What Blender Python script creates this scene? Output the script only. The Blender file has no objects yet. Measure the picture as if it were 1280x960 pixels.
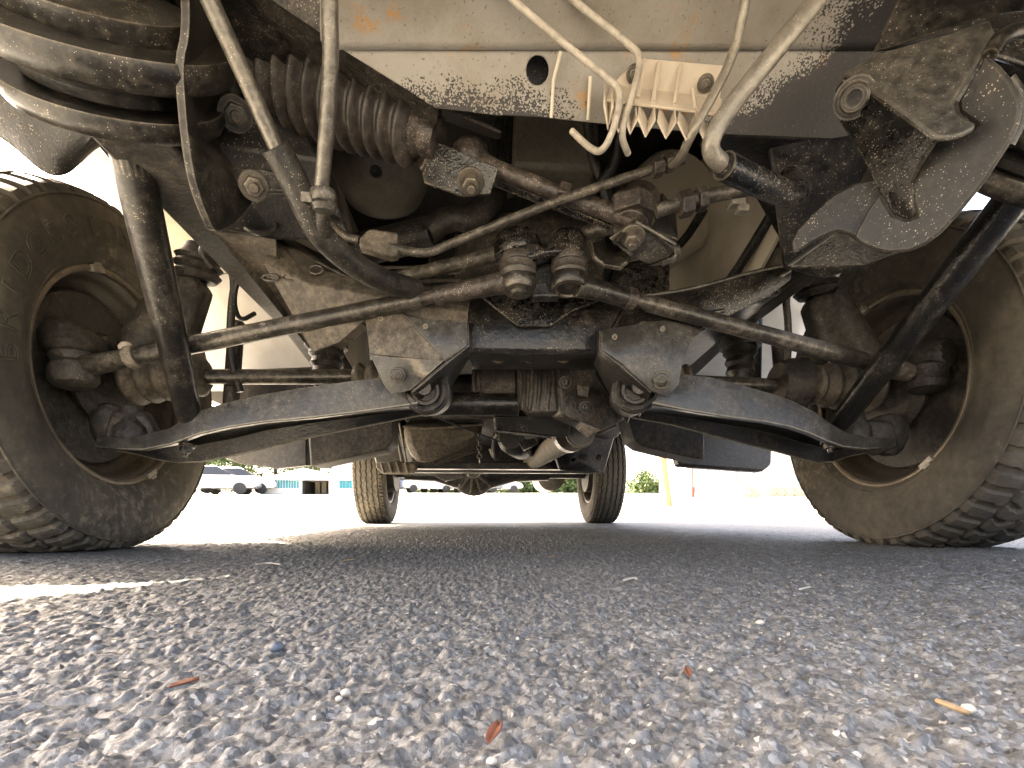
import bpy, bmesh, math, random
import numpy as np
from mathutils import Vector as V, Matrix
from mathutils.geometry import delaunay_2d_cdt

random.seed(7); rng = np.random.default_rng(7)
scene = bpy.context.scene
COL = scene.collection
R = math.radians

# ------------------------------------------------------------------ camera, sky, sun, exposure
YAW, CX, CH = 0.0636, -0.082, 0.0733
cam_d = bpy.data.cameras.new('camera'); cam = bpy.data.objects.new('camera', cam_d); COL.objects.link(cam)
cam.location = (CX, 0, CH); cam.rotation_euler = (R(90), 0, -YAW)
cam_d.sensor_width = 36; cam_d.lens = 18; cam_d.shift_y = 0.125
cam_d.clip_start = 0.01; cam_d.clip_end = 3000
scene.camera = cam

SUN_DIR = V((-0.70, 0.45, 1.0)).normalized()          # towards the sun: left and behind the truck
world = bpy.data.worlds.new('World'); scene.world = world; world.use_nodes = True
wn = world.node_tree.nodes; wl = world.node_tree.links
sky = wn.new('ShaderNodeTexSky'); sky.sky_type = 'NISHITA'; sky.sun_disc = False; sky.dust_density = 7.0; sky.ozone_density = 0.3; sky.air_density = 0.6
sky.sun_elevation = math.asin(SUN_DIR.z); sky.sun_rotation = math.atan2(SUN_DIR.x, SUN_DIR.y)
wn['Background'].inputs['Strength'].default_value = 0.13
wl.new(sky.outputs[0], wn['Background'].inputs[0])
sd = bpy.data.lights.new('sun', 'SUN'); sd.energy = 5.0; sd.angle = R(0.53); sd.color = (1.0, 0.95, 0.86)
sun = bpy.data.objects.new('sun', sd); COL.objects.link(sun); sun.location = (-20, 24, 48)
sun.rotation_euler = SUN_DIR.to_track_quat('Z', 'Y').to_euler()
vs = scene.view_settings
vs.view_transform = 'Standard'; vs.look = 'None'; vs.gamma = 1.0; vs.use_curve_mapping = False
vs.exposure = 3.9
vs.use_white_balance = True; vs.white_balance_temperature = 7900; vs.white_balance_tint = 10
cy = scene.cycles
cy.max_bounces = 6; cy.diffuse_bounces = 4; cy.glossy_bounces = 4; cy.caustics_reflective = False
cy.caustics_refractive = False; cy.use_denoising = True; cy.sample_clamp_indirect = 6

# ------------------------------------------------------------------ helpers
_s, _c = math.sin(YAW), math.cos(YAW)
def P(px, py, Y):
    """point of the place seen at (px, py) of the 1280x960 photograph, Y metres behind the camera plane"""
    u = (px - 640) / 640; v = (640 - py) / 640
    d = V((_c * u + _s, -_s * u + _c, v)); t = Y / d.y
    return V((CX, 0, CH)) + d * t
def PX(px, py, X):
    u = (px - 640) / 640; v = (640 - py) / 640
    d = V((_c * u + _s, -_s * u + _c, v)); t = (X - CX) / d.x
    return V((CX, 0, CH)) + d * t
def PP(l): return [P(*q) for q in l]
def mm(npx, Y): return npx * Y / 640.0

def chaikin(pts, n=2):
    pts = [V(p) for p in pts]
    for _ in range(n):
        q = [pts[0]]
        for a, b in zip(pts[:-1], pts[1:]):
            q += [a * .75 + b * .25, a * .25 + b * .75]
        q.append(pts[-1]); pts = q
    return pts
def frame(d):
    d = d.normalized(); a = V((0, 0, 1)) if abs(d.z) < .9 else V((1, 0, 0))
    x = d.cross(a).normalized(); return x, d.cross(x).normalized(), d

class MB:
    def __init__(s): s.v = []; s.f = []
    def add(s, vs, fs):
        o = len(s.v); s.v += [tuple(p) for p in vs]; s.f += [tuple(i + o for i in f) for f in fs]; return s
    def rings(s, rs, cap=True, close=False):
        n = len(rs[0]); vs = [p for r in rs for p in r]; fs = []
        m = len(rs)
        for i in range(m if close else m - 1):
            for j in range(n):
                a = i * n + j; b = i * n + (j + 1) % n; i2 = (i + 1) % m
                fs.append((a, b, i2 * n + (j + 1) % n, i2 * n + j))
        if cap and not close: fs.append(tuple(range(n))[::-1]); fs.append(tuple(range((m - 1) * n, m * n)))
        return s.add(vs, fs)
    def tube(s, pts, r, n=14, sm=2, cap=True, flat=1.0):
        if sm and len(pts) > 2 and not isinstance(r, (list, tuple)): pts = chaikin(pts, sm)
        pts = [V(p) for p in pts]; k = len(pts)
        rr = r if isinstance(r, (list, tuple)) else [r] * k
        t0 = (pts[1] - pts[0]).normalized(); x, y, _ = frame(t0); rs = []
        for i, p in enumerate(pts):
            t = ((pts[min(i + 1, k - 1)] - pts[max(i - 1, 0)])).normalized()
            x = (x - t * x.dot(t)).normalized(); y = t.cross(x)
            rs.append([p + (x * math.cos(2 * math.pi * j / n) + y * math.sin(2 * math.pi * j / n) * flat) * rr[i] for j in range(n)])
        return s.rings(rs, cap)
    def lathe(s, p, d, prof, n=24, cap=True):
        x, y, d = frame(V(d)); p = V(p)
        return s.rings([[p + d * t + (x * math.cos(2 * math.pi * j / n) + y * math.sin(2 * math.pi * j / n)) * r for j in range(n)] for t, r in prof], cap)
    def box(s, c, sx, sy, sz, ax=None):
        c = V(c); X, Y, Z = ax or (V((1, 0, 0)), V((0, 1, 0)), V((0, 0, 1)))
        vs = [c + X * (i * sx / 2) + Y * (j * sy / 2) + Z * (k * sz / 2) for i in (-1, 1) for j in (-1, 1) for k in (-1, 1)]
        return s.add(vs, [(0, 1, 3, 2), (4, 6, 7, 5), (0, 4, 5, 1), (2, 3, 7, 6), (0, 2, 6, 4), (1, 5, 7, 3)])
    def bolt(s, p, d, r, h, washer=1.45):
        s.lathe(p, d, [(0, r * washer), (h * .25, r * washer)], 20)
        s.lathe(p, d, [(h * .25, r), (h * .92, r), (h, r * .85)], 6)
        s.lathe(p, d, [(h, r * .5), (h * 1.5, r * .45)], 12); return s
    def plate(s, pts, th, holes=(), back=None, rnd=0):
        """polygon with round holes, th thick, extruded away from the camera"""
        pts = [V(p) for p in pts]
        for _ in range(rnd): pts = [q for a, b in zip(pts, pts[1:] + pts[:1]) for q in (a * .78 + b * .22, a * .22 + b * .78)]
        c = sum(pts, V()) / len(pts)
        nrm = V()
        for a, b in zip(pts, pts[1:] + pts[:1]): nrm += (a - c).cross(b - c)
        nrm.normalize()
        if nrm.dot(V((CX, 0, CH)) - c) < 0: nrm = -nrm
        x = (pts[1] - pts[0]); x = (x - nrm * x.dot(nrm)).normalized(); y = nrm.cross(x)
        to2 = lambda p: ((p - c).dot(x), (p - c).dot(y))
        loops = [[(to2(p), (p - c).dot(nrm)) for p in pts]]
        for hc, hr in holes:
            q = to2(V(hc)); w = (V(hc) - c).dot(nrm)
            loops.append([((q[0] + hr * math.cos(k * math.pi / 9), q[1] + hr * math.sin(k * math.pi / 9)), w) for k in range(18)])
        v2 = []; ed = []; hts = []
        for lp in loops:
            o = len(v2); n = len(lp); v2 += [V(q) for q, _ in lp]; hts += [h for _, h in lp]
            ed += [(o + i, o + (i + 1) % n) for i in range(n)]
        vo, eo, fo, ov, oe, of = delaunay_2d_cdt(v2, ed, [], 0, 1e-6)
        hh = []
        for i, l in enumerate(ov): hh.append(hts[l[0]] if l else 0)
        def inside(q, poly):
            r = False; n = len(poly)
            for i in range(n):
                a, b = poly[i][0], poly[i - 1][0]
                if (a[1] > q[1]) != (b[1] > q[1]) and q[0] < (b[0] - a[0]) * (q[1] - a[1]) / (b[1] - a[1]) + a[0]: r = not r
            return r
        tri = []
        for f in fo:
            q = sum((vo[i] for i in f), V((0, 0))) / len(f)
            if inside(q, loops[0]) and not any(inside(q, l) for l in loops[1:]): tri.append(tuple(f))
        top = [c + x * q.x + y * q.y + nrm * h for q, h in zip(vo, hh)]
        n = len(top); bot = [p - (back if back is not None else nrm * th) for p in top]
        cnt = {}
        for f in tri:
            for i in range(len(f)):
                e = (f[i], f[(i + 1) % len(f)]); cnt[e] = 1
        fs = list(tri) + [tuple(i + n for i in f[::-1]) for f in tri]
        for (a, b) in cnt:
            if (b, a) not in cnt: fs.append((b, a, a + n, b + n))
        return s.add(top + bot, fs)
    def loft(s, rows):
        n = len(rows[0]); vs = [p for r in rows for p in r]
        return s.add(vs, [(i * n + j, i * n + j + 1, (i + 1) * n + j + 1, (i + 1) * n + j) for i in range(len(rows) - 1) for j in range(n - 1)])
    def build(s, name, mat, parent=None, bevel=0, solid=0, sub=0, ang=38, offset=0, loc=None):
        me = bpy.data.meshes.new(name); me.from_pydata(s.v, [], s.f); me.materials.append(mat)
        bm = bmesh.new(); bm.from_mesh(me); bmesh.ops.recalc_face_normals(bm, faces=bm.faces); bm.to_mesh(me); bm.free()
        for p in me.polygons: p.use_smooth = True
        me.set_sharp_from_angle(angle=R(ang))
        o = bpy.data.objects.new(name, me); COL.objects.link(o)
        if parent is not None: attach(o, parent)
        if sub: m = o.modifiers.new('sub', 'SUBSURF'); m.levels = m.render_levels = sub
        if solid: m = o.modifiers.new('solid', 'SOLIDIFY'); m.thickness = solid; m.offset = offset
        if bevel:
            m = o.modifiers.new('bevel', 'BEVEL'); m.width = bevel; m.segments = 2; m.limit_method = 'ANGLE'; m.angle_limit = R(30)
            m.harden_normals = False
        return o
WORLD = {}
def attach(o, parent):
    o.parent = parent
    o.matrix_parent_inverse = Matrix.Translation(-WORLD.get(parent.name, V()))
def empty(name, loc):
    o = bpy.data.objects.new(name, None); COL.objects.link(o); o.location = loc; o.empty_display_size = .2
    WORLD[o.name] = V(loc); return o
def tag(o, label=None, cat=None, group=None, kind=None):
    for k, v in (('label', label), ('category', cat), ('group', group), ('kind', kind)):
        if v: o[k] = v
    return o
def copy_tree(o, parent=None):
    c = o.copy(); COL.objects.link(c); c.parent = parent
    for ch in list(o.children): copy_tree(ch, c)
    return c

# ------------------------------------------------------------------ materials
def N(nt, t, **kw):
    n = nt.nodes.new(t)
    for k, v in kw.items():
        if k in n.inputs.keys(): n.inputs[k].default_value = v
        else: setattr(n, k, v)
    return n
def ramp(nt, src, stops):
    r = nt.nodes.new('ShaderNodeValToRGB'); nt.links.new(src, r.inputs[0]); e = r.color_ramp.elements
    while len(e) < len(stops): e.new(.5)
    for el, (p, c) in zip(e, stops):
        el.position = p; el.color = (c, c, c, 1) if not isinstance(c, tuple) else (*c[:3], 1)
    return r.outputs[0]
def mix(nt, fac, a, b, mode='MIX'):
    m = nt.nodes.new('ShaderNodeMix'); m.data_type = 'RGBA'; m.blend_type = mode
    for i, x in ((0, fac), (6, a), (7, b)):
        if hasattr(x, 'links'): nt.links.new(x, m.inputs[i])
        elif i == 0: m.inputs[0].default_value = x
        else: m.inputs[i].default_value = (*x[:3], 1)
    return m.outputs[2]
def math_n(nt, op, a, b=None, clamp=False):
    m = nt.nodes.new('ShaderNodeMath'); m.operation = op; m.use_clamp = clamp
    for i, x in ((0, a), (1, b)):
        if x is None: continue
        if hasattr(x, 'links'): nt.links.new(x, m.inputs[i])
        else: m.inputs[i].default_value = x
    return m.outputs[0]
def new_mat(name):
    m = bpy.data.materials.new(name); m.use_nodes = True; nt = m.node_tree
    b = nt.nodes['Principled BSDF']; tc = nt.nodes.new('ShaderNodeTexCoord')
    return m, nt, b, tc.outputs['Object']
def noise(nt, co, scale, detail=5, rough=.6, off=0):
    n = N(nt, 'ShaderNodeTexNoise', Scale=scale, Detail=detail, Roughness=rough)
    if off:
        mp = nt.nodes.new('ShaderNodeMapping'); mp.inputs[1].default_value = (off, off * 1.7, off * .6); nt.links.new(co, mp.inputs[0]); co = mp.outputs[0]
    nt.links.new(co, n.inputs['Vector']); return n.outputs['Fac']
def grime(name, base, dust, d=.5, ds=9, speck=.0, ss=230, rust=0., rough=.55, metal=0., bump=.25, bs=140, spec=.5, mott=.45, edge=None):
    ds_ = lambda c, k: tuple(x * (1 - k) + k * (.3 * c[0] + .55 * c[1] + .15 * c[2]) for x in c)
    base = ds_(base, .40); dust = ds_(dust, .40)
    m, nt, b, co = new_mat(name)
    n1 = noise(nt, co, ds, 4, .62); n2 = noise(nt, co, bs * .55, 3, .75, 3.1)
    w = math_n(nt, 'ADD', math_n(nt, 'MULTIPLY', n1, .62), math_n(nt, 'MULTIPLY', n2, .38)); lo = .60 - d * .34
    f = ramp(nt, w, [(lo, 0), (lo + .30, 1)])
    col = mix(nt, f, base, dust)
    col = mix(nt, 1.0, col, ramp(nt, n2, [(.28, 1 - mott), (.74, 1 + mott * .6)]), 'MULTIPLY')
    if rust:
        f3 = ramp(nt, noise(nt, co, 26, 5, .75, 7.7), [(.70 - rust * .2, 0), (.80 - rust * .2, .9)])
        col = mix(nt, f3, col, mix(nt, n2, (.07, .026, .012), (.26, .105, .04)))
    hgt = n2
    if speck:
        vo = N(nt, 'ShaderNodeTexVoronoi', Scale=ss * 2.3); nt.links.new(co, vo.inputs['Vector'])
        sz = ramp(nt, w, [(.36, .04), (.62, .38)])
        sep = nt.nodes.new('ShaderNodeSeparateColor'); nt.links.new(vo.outputs['Color'], sep.inputs[0])
        gate = math_n(nt, 'LESS_THAN', sep.outputs[0], speck * .5)
        hit = math_n(nt, 'MULTIPLY', math_n(nt, 'LESS_THAN', vo.outputs['Distance'], sz), gate)
        col = mix(nt, hit, col, (.50, .45, .37)); hgt = math_n(nt, 'ADD', n2, math_n(nt, 'MULTIPLY', hit, .6))
    if edge:
        bv = N(nt, 'ShaderNodeBevel', samples=3, Radius=.0035); ge = nt.nodes.new('ShaderNodeNewGeometry')
        dt = nt.nodes.new('ShaderNodeVectorMath'); dt.operation = 'DOT_PRODUCT'
        nt.links.new(bv.outputs[0], dt.inputs[0]); nt.links.new(ge.outputs['Normal'], dt.inputs[1])
        ef = math_n(nt, 'MULTIPLY', ramp(nt, dt.outputs['Value'], [(.80, 1), (.97, 0)]), ramp(nt, n2, [(.3, .35), (.6, 1)]))
        col = mix(nt, ef, col, edge)
    nt.links.new(col, b.inputs['Base Color'])
    rr = ramp(nt, w, [(lo, rough), (lo + .34, min(1, rough + .3))]); nt.links.new(rr, b.inputs['Roughness'])
    b.inputs['Metallic'].default_value = metal; b.inputs['Specular IOR Level'].default_value = spec
    bp = N(nt, 'ShaderNodeBump', Strength=bump, Distance=.004); nt.links.new(hgt, bp.inputs['Height']); nt.links.new(bp.outputs[0], b.inputs['Normal'])
    return m
DUST = (.150, .112, .070); DUST2 = (.085, .063, .041)
M = {}
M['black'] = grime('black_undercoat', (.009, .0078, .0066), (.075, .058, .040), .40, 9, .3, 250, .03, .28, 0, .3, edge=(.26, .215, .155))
M['blackwet'] = grime('oily_black', (.008, .007, .006), (.055, .042, .029), .42, 14, .7, 230, .06, .24, 0, .35, edge=(.26, .215, .155))
M['dark'] = grime('dark_steel', (.020, .017, .0135), (.120, .094, .064), .44, 11, .25, 260, .08, .30, .1, .16, edge=(.26, .215, .155))
M['satin'] = grime('satin_black_steel', (.016, .0138, .0115), (.066, .053, .038), .42, 12, .35, 260, .0, .50, 0, .12, edge=(.26, .215, .155))
M['arm'] = grime('grey_dusty_steel', (.050, .045, .037), (.135, .112, .080), .46, 12, .2, 290, .0, .34, 0, .25, edge=(.26, .215, .155))
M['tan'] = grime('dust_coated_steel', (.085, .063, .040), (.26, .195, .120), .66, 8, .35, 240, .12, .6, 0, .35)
M['rod'] = grime('worn_steel_rod', (.048, .040, .030), (.22, .172, .115), .46, 14, .2, 260, .1, .28, .35, .25)
M['rusty'] = grime('rusty_steel', (.046, .031, .023), (.150, .104, .073), .48, 24, .7, 250, .22, .36, .15, .45)
M['pipe'] = grime('bare_metal_pipe', (.27, .225, .155), (.17, .135, .088), .42, 20, .2, 260, .1, .36, .3, .35)
M['pipe_steel'] = grime('grey_steel_pipe', (.150, .130, .100), (.22, .18, .125), .42, 16, .15, 260, .06, .30, .45, .3)
M['pipe_dark'] = grime('dirty_pipe', (.055, .044, .030), (.21, .165, .105), .48, 18, .5, 200, .12, .38, .2, .5)
M['pipe_cream'] = grime('painted_pipe', (.50, .42, .31), (.36, .285, .19), .4, 24, .1, 260, .06, .42, 0, .25)
M['rubber'] = grime('dusty_rubber', (.016, .0135, .011), (.090, .069, .047), .46, 10, .15, 260, 0, .42, 0, .3)
M['boot'] = grime('rubber_boot', (.052, .038, .029), (.150, .110, .074), .55, 14, .2, 260, 0, .40, 0, .25)
M['boot_tan'] = grime('dusty_tan_boot', (.085, .064, .042), (.24, .185, .115), .6, 16, .1, 260, 0, .5, 0, .25)
M['plastic'] = grime('cream_plastic', (.62, .49, .34), (.46, .35, .225), .36, 24, .05, 260, 0, .45, 0, .15, .5, .25)
M['zinc'] = grime('zinc_bolt', (.20, .160, .105), (.11, .082, .052), .45, 60, .3, 400, .1, .32, .5, .3)
M['cast'] = grime('cast_alloy', (.036, .028, .020), (.150, .112, .072), .46, 18, .6, 220, .12, .36, .1, .55)
M['rim'] = grime('bronze_wheel_steel', (.235, .165, .088), (.125, .090, .054), .42, 12, .1, 300, .05, .36, .35, .25)
M['barrel'] = grime('darker_bronze_steel', (.11, .080, .046), (.070, .051, .032), .45, 10, .1, 300, .08, .42, .2, .3)  # darker version of the rim steel colour, for the barrel
M['drum'] = grime('mud_caked_steel', (.028, .022, .016), (.120, .092, .061), .5, 11, .1, 280, .05, .55, 0, .5)
M['cream'] = grime('cream_body_paint', (.70, .60, .43), (.42, .32, .19), .36, 7, .05, 240, .12, .42, 0, .15, .5, .2)
M['white'] = grime('white_body_paint', (.78, .74, .66), (.46, .38, .26), .3, 6, 0, 240, .0, .35, 0, .1, .5, .14)
M['tank'] = grime('smoky_plastic', (.24, .20, .14), (.12, .094, .063), .5, 9, .1, 240, 0, .42, 0, .15)
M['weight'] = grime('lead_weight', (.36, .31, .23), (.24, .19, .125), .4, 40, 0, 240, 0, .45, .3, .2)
M['bitumen'] = grime('black_bitumen', (.013, .011, .009), (.045, .034, .023), .35, 14, .3, 230, 0, .45, 0, .4)

def tyre_mat(name, d):
    m, nt, b, co = new_mat(name)
    n1 = noise(nt, co, 5, 6, .65); n2 = noise(nt, co, 60, 4, .7, 2.)
    col = mix(nt, ramp(nt, n1, [(.40 - d, 0), (.68 - d * .4, 1)]), (.034, .030, .025), (.125, .106, .080))
    n3 = noise(nt, co, 1.7, 3, .6, 4.)
    col = mix(nt, ramp(nt, math_n(nt, 'MULTIPLY', n3, n2), [(.27, 0), (.42, .8)]), col, (.25, .21, .155))
    col = mix(nt, 1., col, ramp(nt, n2, [(.3, .75), (.7, 1.2)]), 'MULTIPLY')
    nt.links.new(col, b.inputs['Base Color']); b.inputs['Roughness'].default_value = .82
    bp = N(nt, 'ShaderNodeBump', Strength=.25, Distance=.003); nt.links.new(n2, bp.inputs['Height']); nt.links.new(bp.outputs[0], b.inputs['Normal'])
    return m
M['tyre'] = tyre_mat('dusty_tyre_rubber', .06)
M['tyre_rear'] = tyre_mat('pale_tyre_rubber', .16)

def panel_mat():
    """cream paint with rust blooms and black underseal sprayed up from the lower edge and in from the right"""
    m, nt, b, co = new_mat('cream_panel_with_overspray')
    n1 = noise(nt, co, 14, 7, .7)
    col = mix(nt, ramp(nt, n1, [(.42, 0), (.72, 1)]), (.285, .265, .238), (.215, .185, .145))
    r1 = noise(nt, co, 16, 6, .75, 3.3)
    col = mix(nt, ramp(nt, r1, [(.60, 0), (.68, .85)]), col, (.40, .20, .055))
    sep = nt.nodes.new('ShaderNodeSeparateXYZ'); nt.links.new(co, sep.inputs[0])
    def rng_(src, a, b_, c=0., d=1.):
        q = N(nt, 'ShaderNodeMapRange'); nt.links.new(src, q.inputs[0])
        for i, v in enumerate((a, b_, c, d)): q.inputs[i + 1].default_value = v
        return q.outputs[0]
    Zc, Xc = sep.outputs['Z'], sep.outputs['X']
    low = math_n(nt, 'MULTIPLY', rng_(Zc, .546, .592, 1.15, 0.), math_n(nt, 'MULTIPLY', rng_(Xc, .0, .06, 1., .18), rng_(Xc, -.20, -.16, .2, 1.)))
    slope = math_n(nt, 'SUBTRACT', Xc, math_n(nt, 'MULTIPLY', math_n(nt, 'SUBTRACT', Zc, .538), 1.9))
    rgt = rng_(slope, .115, .215, 0., 1.1)
    far = math_n(nt, 'MULTIPLY', rng_(Xc, .27, .40, 0., 1.2), 1.)
    msk = math_n(nt, 'MAXIMUM', math_n(nt, 'MAXIMUM', low, rgt), far)
    sp = noise(nt, co, 210, 3, .65); sp2 = noise(nt, co, 30, 3, .6, 1.)
    vr = N(nt, 'ShaderNodeTexVoronoi', Scale=620); nt.links.new(co, vr.inputs['Vector']); vs_ = nt.nodes.new('ShaderNodeSeparateColor'); nt.links.new(vr.outputs['Color'], vs_.inputs[0])
    th = math_n(nt, 'ADD', math_n(nt, 'MULTIPLY', vs_.outputs[0], .62), math_n(nt, 'MULTIPLY', ramp(nt, sp2, [(.3, 0), (.7, 1)]), .38))
    hit = ramp(nt, math_n(nt, 'SUBTRACT', msk, th), [(.0, 0), (.05, 1)])
    col = mix(nt, hit, col, (.022, .019, .017))
    dots = ramp(nt, noise(nt, co, 300, 2, .5, 9.), [(.68, 0), (.70, .7)])
    col = mix(nt, dots, col, (.10, .07, .045))
    nt.links.new(col, b.inputs['Base Color']); b.inputs['Roughness'].default_value = .5
    bp = N(nt, 'ShaderNodeBump', Strength=.25, Distance=.003); nt.links.new(sp, bp.inputs['Height']); nt.links.new(bp.outputs[0], b.inputs['Normal'])
    return m
M['panel'] = panel_mat()

def asphalt_mat():
    m, nt, b, co = new_mat('worn_asphalt')
    v1 = N(nt, 'ShaderNodeTexVoronoi', Scale=150); nt.links.new(co, v1.inputs['Vector'])
    s1 = nt.nodes.new('ShaderNodeSeparateColor'); nt.links.new(v1.outputs['Color'], s1.inputs[0])
    v2 = N(nt, 'ShaderNodeTexVoronoi', Scale=520); nt.links.new(co, v2.inputs['Vector'])
    s2 = nt.nodes.new('ShaderNodeSeparateColor'); nt.links.new(v2.outputs['Color'], s2.inputs[0])
    base = ramp(nt, s1.outputs[0], [(0, (.128, .127, .119)), (.6, (.170, .168, .157)), (1, (.225, .221, .204))])
    fine = ramp(nt, s2.outputs[1], [(0, .52), (.5, .95), (.85, 1.18), (.97, 1.75)])
    col = mix(nt, 1., base, fine, 'MULTIPLY')
    col = mix(nt, 1., col, ramp(nt, noise(nt, co, 2.2, 4, .6), [(.3, .86), (.7, 1.12)]), 'MULTIPLY')
    pale = math_n(nt, 'GREATER_THAN', s2.outputs[0], .988); col = mix(nt, pale, col, (.48, .44, .37))
    tar = ramp(nt, noise(nt, co, 30, 4, .65, 6.), [(.60, 0), (.74, .4)]); col = mix(nt, tar, col, (.07, .07, .072))
    nt.links.new(col, b.inputs['Base Color']); b.inputs['Roughness'].default_value = .62
    n = noise(nt, co, 420, 4, .7)
    h = math_n(nt, 'ADD', math_n(nt, 'MULTIPLY', v1.outputs['Distance'], -1.4), n)
    bp = N(nt, 'ShaderNodeBump', Strength=.4, Distance=.002); nt.links.new(h, bp.inputs['Height']); nt.links.new(bp.outputs[0], b.inputs['Normal'])
    return m
M['asphalt'] = asphalt_mat()
def plain(name, c, rough=.6, metal=0, var=.2, sc=8):
    m, nt, b, co = new_mat(name)
    n = noise(nt, co, sc, 5, .65)
    nt.links.new(mix(nt, 1., c, ramp(nt, n, [(.3, 1 - var), (.7, 1 + var)]), 'MULTIPLY'), b.inputs['Base Color'])
    b.inputs['Roughness'].default_value = rough; b.inputs['Metallic'].default_value = metal
    return m

# ------------------------------------------------------------------ ground
def rise(y): return np.where(y > 6, .045 * (np.minimum(y, 45) - 6), 0.)
def worley(x, y, s, seed):
    gx = np.floor(x / s).astype(np.int64); gy = np.floor(y / s).astype(np.int64)
    best = np.full(x.shape, 9., np.float32); h = np.zeros(x.shape, np.float32)
    def hs(a, b, k):
        n = (a * 374761393 + b * 668265263 + (seed + k) * 1274126177) & 0x7fffffff
        n = ((n ^ (n >> 13)) * 1103515245) & 0x7fffffff; n = ((n ^ (n >> 15)) * 12345701) & 0x7fffffff
        return ((n ^ (n >> 16)) & 0xffff) / 65535.
    for i in (-1, 0, 1):
        for j in (-1, 0, 1):
            cx = gx + i; cyy = gy + j
            d = ((x / s - cx - hs(cx, cyy, 1)) ** 2 + (y / s - cyy - hs(cx, cyy, 2)) ** 2)
            k = d < best; best = np.where(k, d, best); h = np.where(k, hs(cx, cyy, 3), h)
    return np.sqrt(best), h
def grow(a, step, end, g):
    o = []; x = a
    while x < end: o.append(x); x += step; step *= g
    return o
def build_ground():
    xs = np.arange(-.34, .3401, .00135)
    rgt = grow(.3415, .0014, 1.45, 1.0055); rgt += grow(1.48, .03, 6, 1.12) + grow(6.5, .9, 420, 1.35)
    xs = np.concatenate([-np.array(rgt[::-1]), xs, rgt])
    ys = np.concatenate([-np.array(grow(.05, .05, 300, 1.35))[::-1], np.linspace(-.03, .09, 10), grow(.10, .00125, 2.6, 1.0065), grow(2.65, .04, 8, 1.05), grow(8.3, .5, 600, 1.12)])
    X, Y = np.meshgrid(xs, ys)
    wx = X + .0022 * np.sin(Y * 310 + 2 * np.sin(X * 190)); wy = Y + .0022 * np.sin(X * 290 + 1.7 * np.sin(Y * 230))
    f1, h1 = worley(wx, wy, .0064, 11); f2, h2 = worley(wx, wy, .0037, 23); f3, h3 = worley(wx, wy, .017, 37); f4, h4 = worley(X, Y, .0026, 51)
    dome = lambda f, k: np.sqrt(np.clip(1 - (f * k) ** 2, 0, 1))
    z = .0028 * dome(f1, 1.15) * (.08 + 1.1 * h1) + .0020 * dome(f2, 1.2) * (.15 + 1.1 * h2) + .0018 * dome(f3, 1.) * (.1 + h3) + .0008 * dome(f4, 1.1) * (.2 + h4) - .0048
    fade = np.clip((3.6 - Y) / 1.5, 0, 1) * np.clip((2.0 - np.abs(X)) / .6, 0, 1) * np.clip((Y + .3) / .3, 0, 1)
    z = z * fade + .004 * np.sin(X * 2.1 + .5) * np.sin(Y * 1.7) * np.clip(Y / 2, 0, 1) * fade + rise(Y)
    ny, nx = X.shape
    co = np.stack([X, Y, z], -1).reshape(-1, 3).astype(np.float32)
    idx = np.arange(nx * ny).reshape(ny, nx)
    q = np.stack([idx[:-1, :-1], idx[:-1, 1:], idx[1:, 1:], idx[1:, :-1]], -1).reshape(-1, 4)
    me = bpy.data.meshes.new('ground'); me.vertices.add(len(co)); me.vertices.foreach_set('co', co.ravel())
    me.loops.add(q.size); me.loops.foreach_set('vertex_index', q.ravel().astype(np.int32))
    me.polygons.add(len(q)); me.polygons.foreach_set('loop_start', np.arange(0, q.size, 4, dtype=np.int32))
    me.polygons.foreach_set('use_smooth', np.ones(len(q), bool)); me.update(calc_edges=True)
    me.materials.append(M['asphalt'])
    o = bpy.data.objects.new('ground', me); COL.objects.link(o); o['kind'] = 'structure'
    o['label'] = 'rough grey asphalt of the parking lot'
build_ground()

# ------------------------------------------------------------------ the truck
T = empty('off_road_truck', (0, 1.08, 0))
tag(T, 'cream truck seen from beneath, with mud-stained suspension, pipes and chunky tyres', 'truck')
def part(mb, name, mat, parent=T, **kw): return mb.build(name, M[mat], parent, **kw)
AX, AZ, AR = 1.08, .3386, .352           # front axle: Y, height, tyre radius
RX = 3.40                                # rear axle Y

# --- body shell
def side_poly():
    pts = [(.22, .62), (.45, .52)]
    pts += [(.60, .47), (.65, .60), (.765, .72), (.895, .80), (1.0, .88), (1.10, .93)]  # front of the arch shaped to trim the sun streak on the ground
    for k in range(7):
        a = math.pi * (.5 - k / 12); pts.append((AX + .03 + .54 * math.cos(a), .40 + .55 * math.sin(a)))
    pts += [(1.68, .44), (2.80, .44)]
    for k in range(13):
        a = math.pi * (1 - k / 12); pts.append((RX + .50 * math.cos(a), .42 + .46 * math.sin(a)))
    pts += [(4.15, .60), (4.18, 1.05), (4.1, 1.75), (1.0, 1.80), (.55, 1.25), (.22, 1.0)]
    return pts
for sx in (-1, 1):
    mb = MB(); mb.plate([V((sx * .99, y, z)) for y, z in side_poly()], .03, back=V((sx * .03, 0, 0)))
    part(mb, 'body_side', 'white')
mb = MB(); mb.plate([V(p) for p in ((-.985, .57, 1.27), (.985, .57, 1.27), (.985, 1.02, 1.79), (-.985, 1.02, 1.79))], .02); part(mb, 'windscreen', 'bitumen')
mb = MB(); mb.box((0, .235, .86), 1.97, .03, .46); part(mb, 'nose_panel', 'white', bevel=.01)
mb = MB(); mb.box((0, .40, 1.115), 1.97, .40, .04); part(mb, 'bonnet', 'white', bevel=.01)
mb = MB(); mb.box((0, 2.55, 1.80), 1.97, 3.10, .05); part(mb, 'roof', 'white', bevel=.01)
mb = MB(); mb.box((0, 4.14, 1.15), 1.95, .04, 1.15); part(mb, 'tailgate', 'white', bevel=.01)
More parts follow.
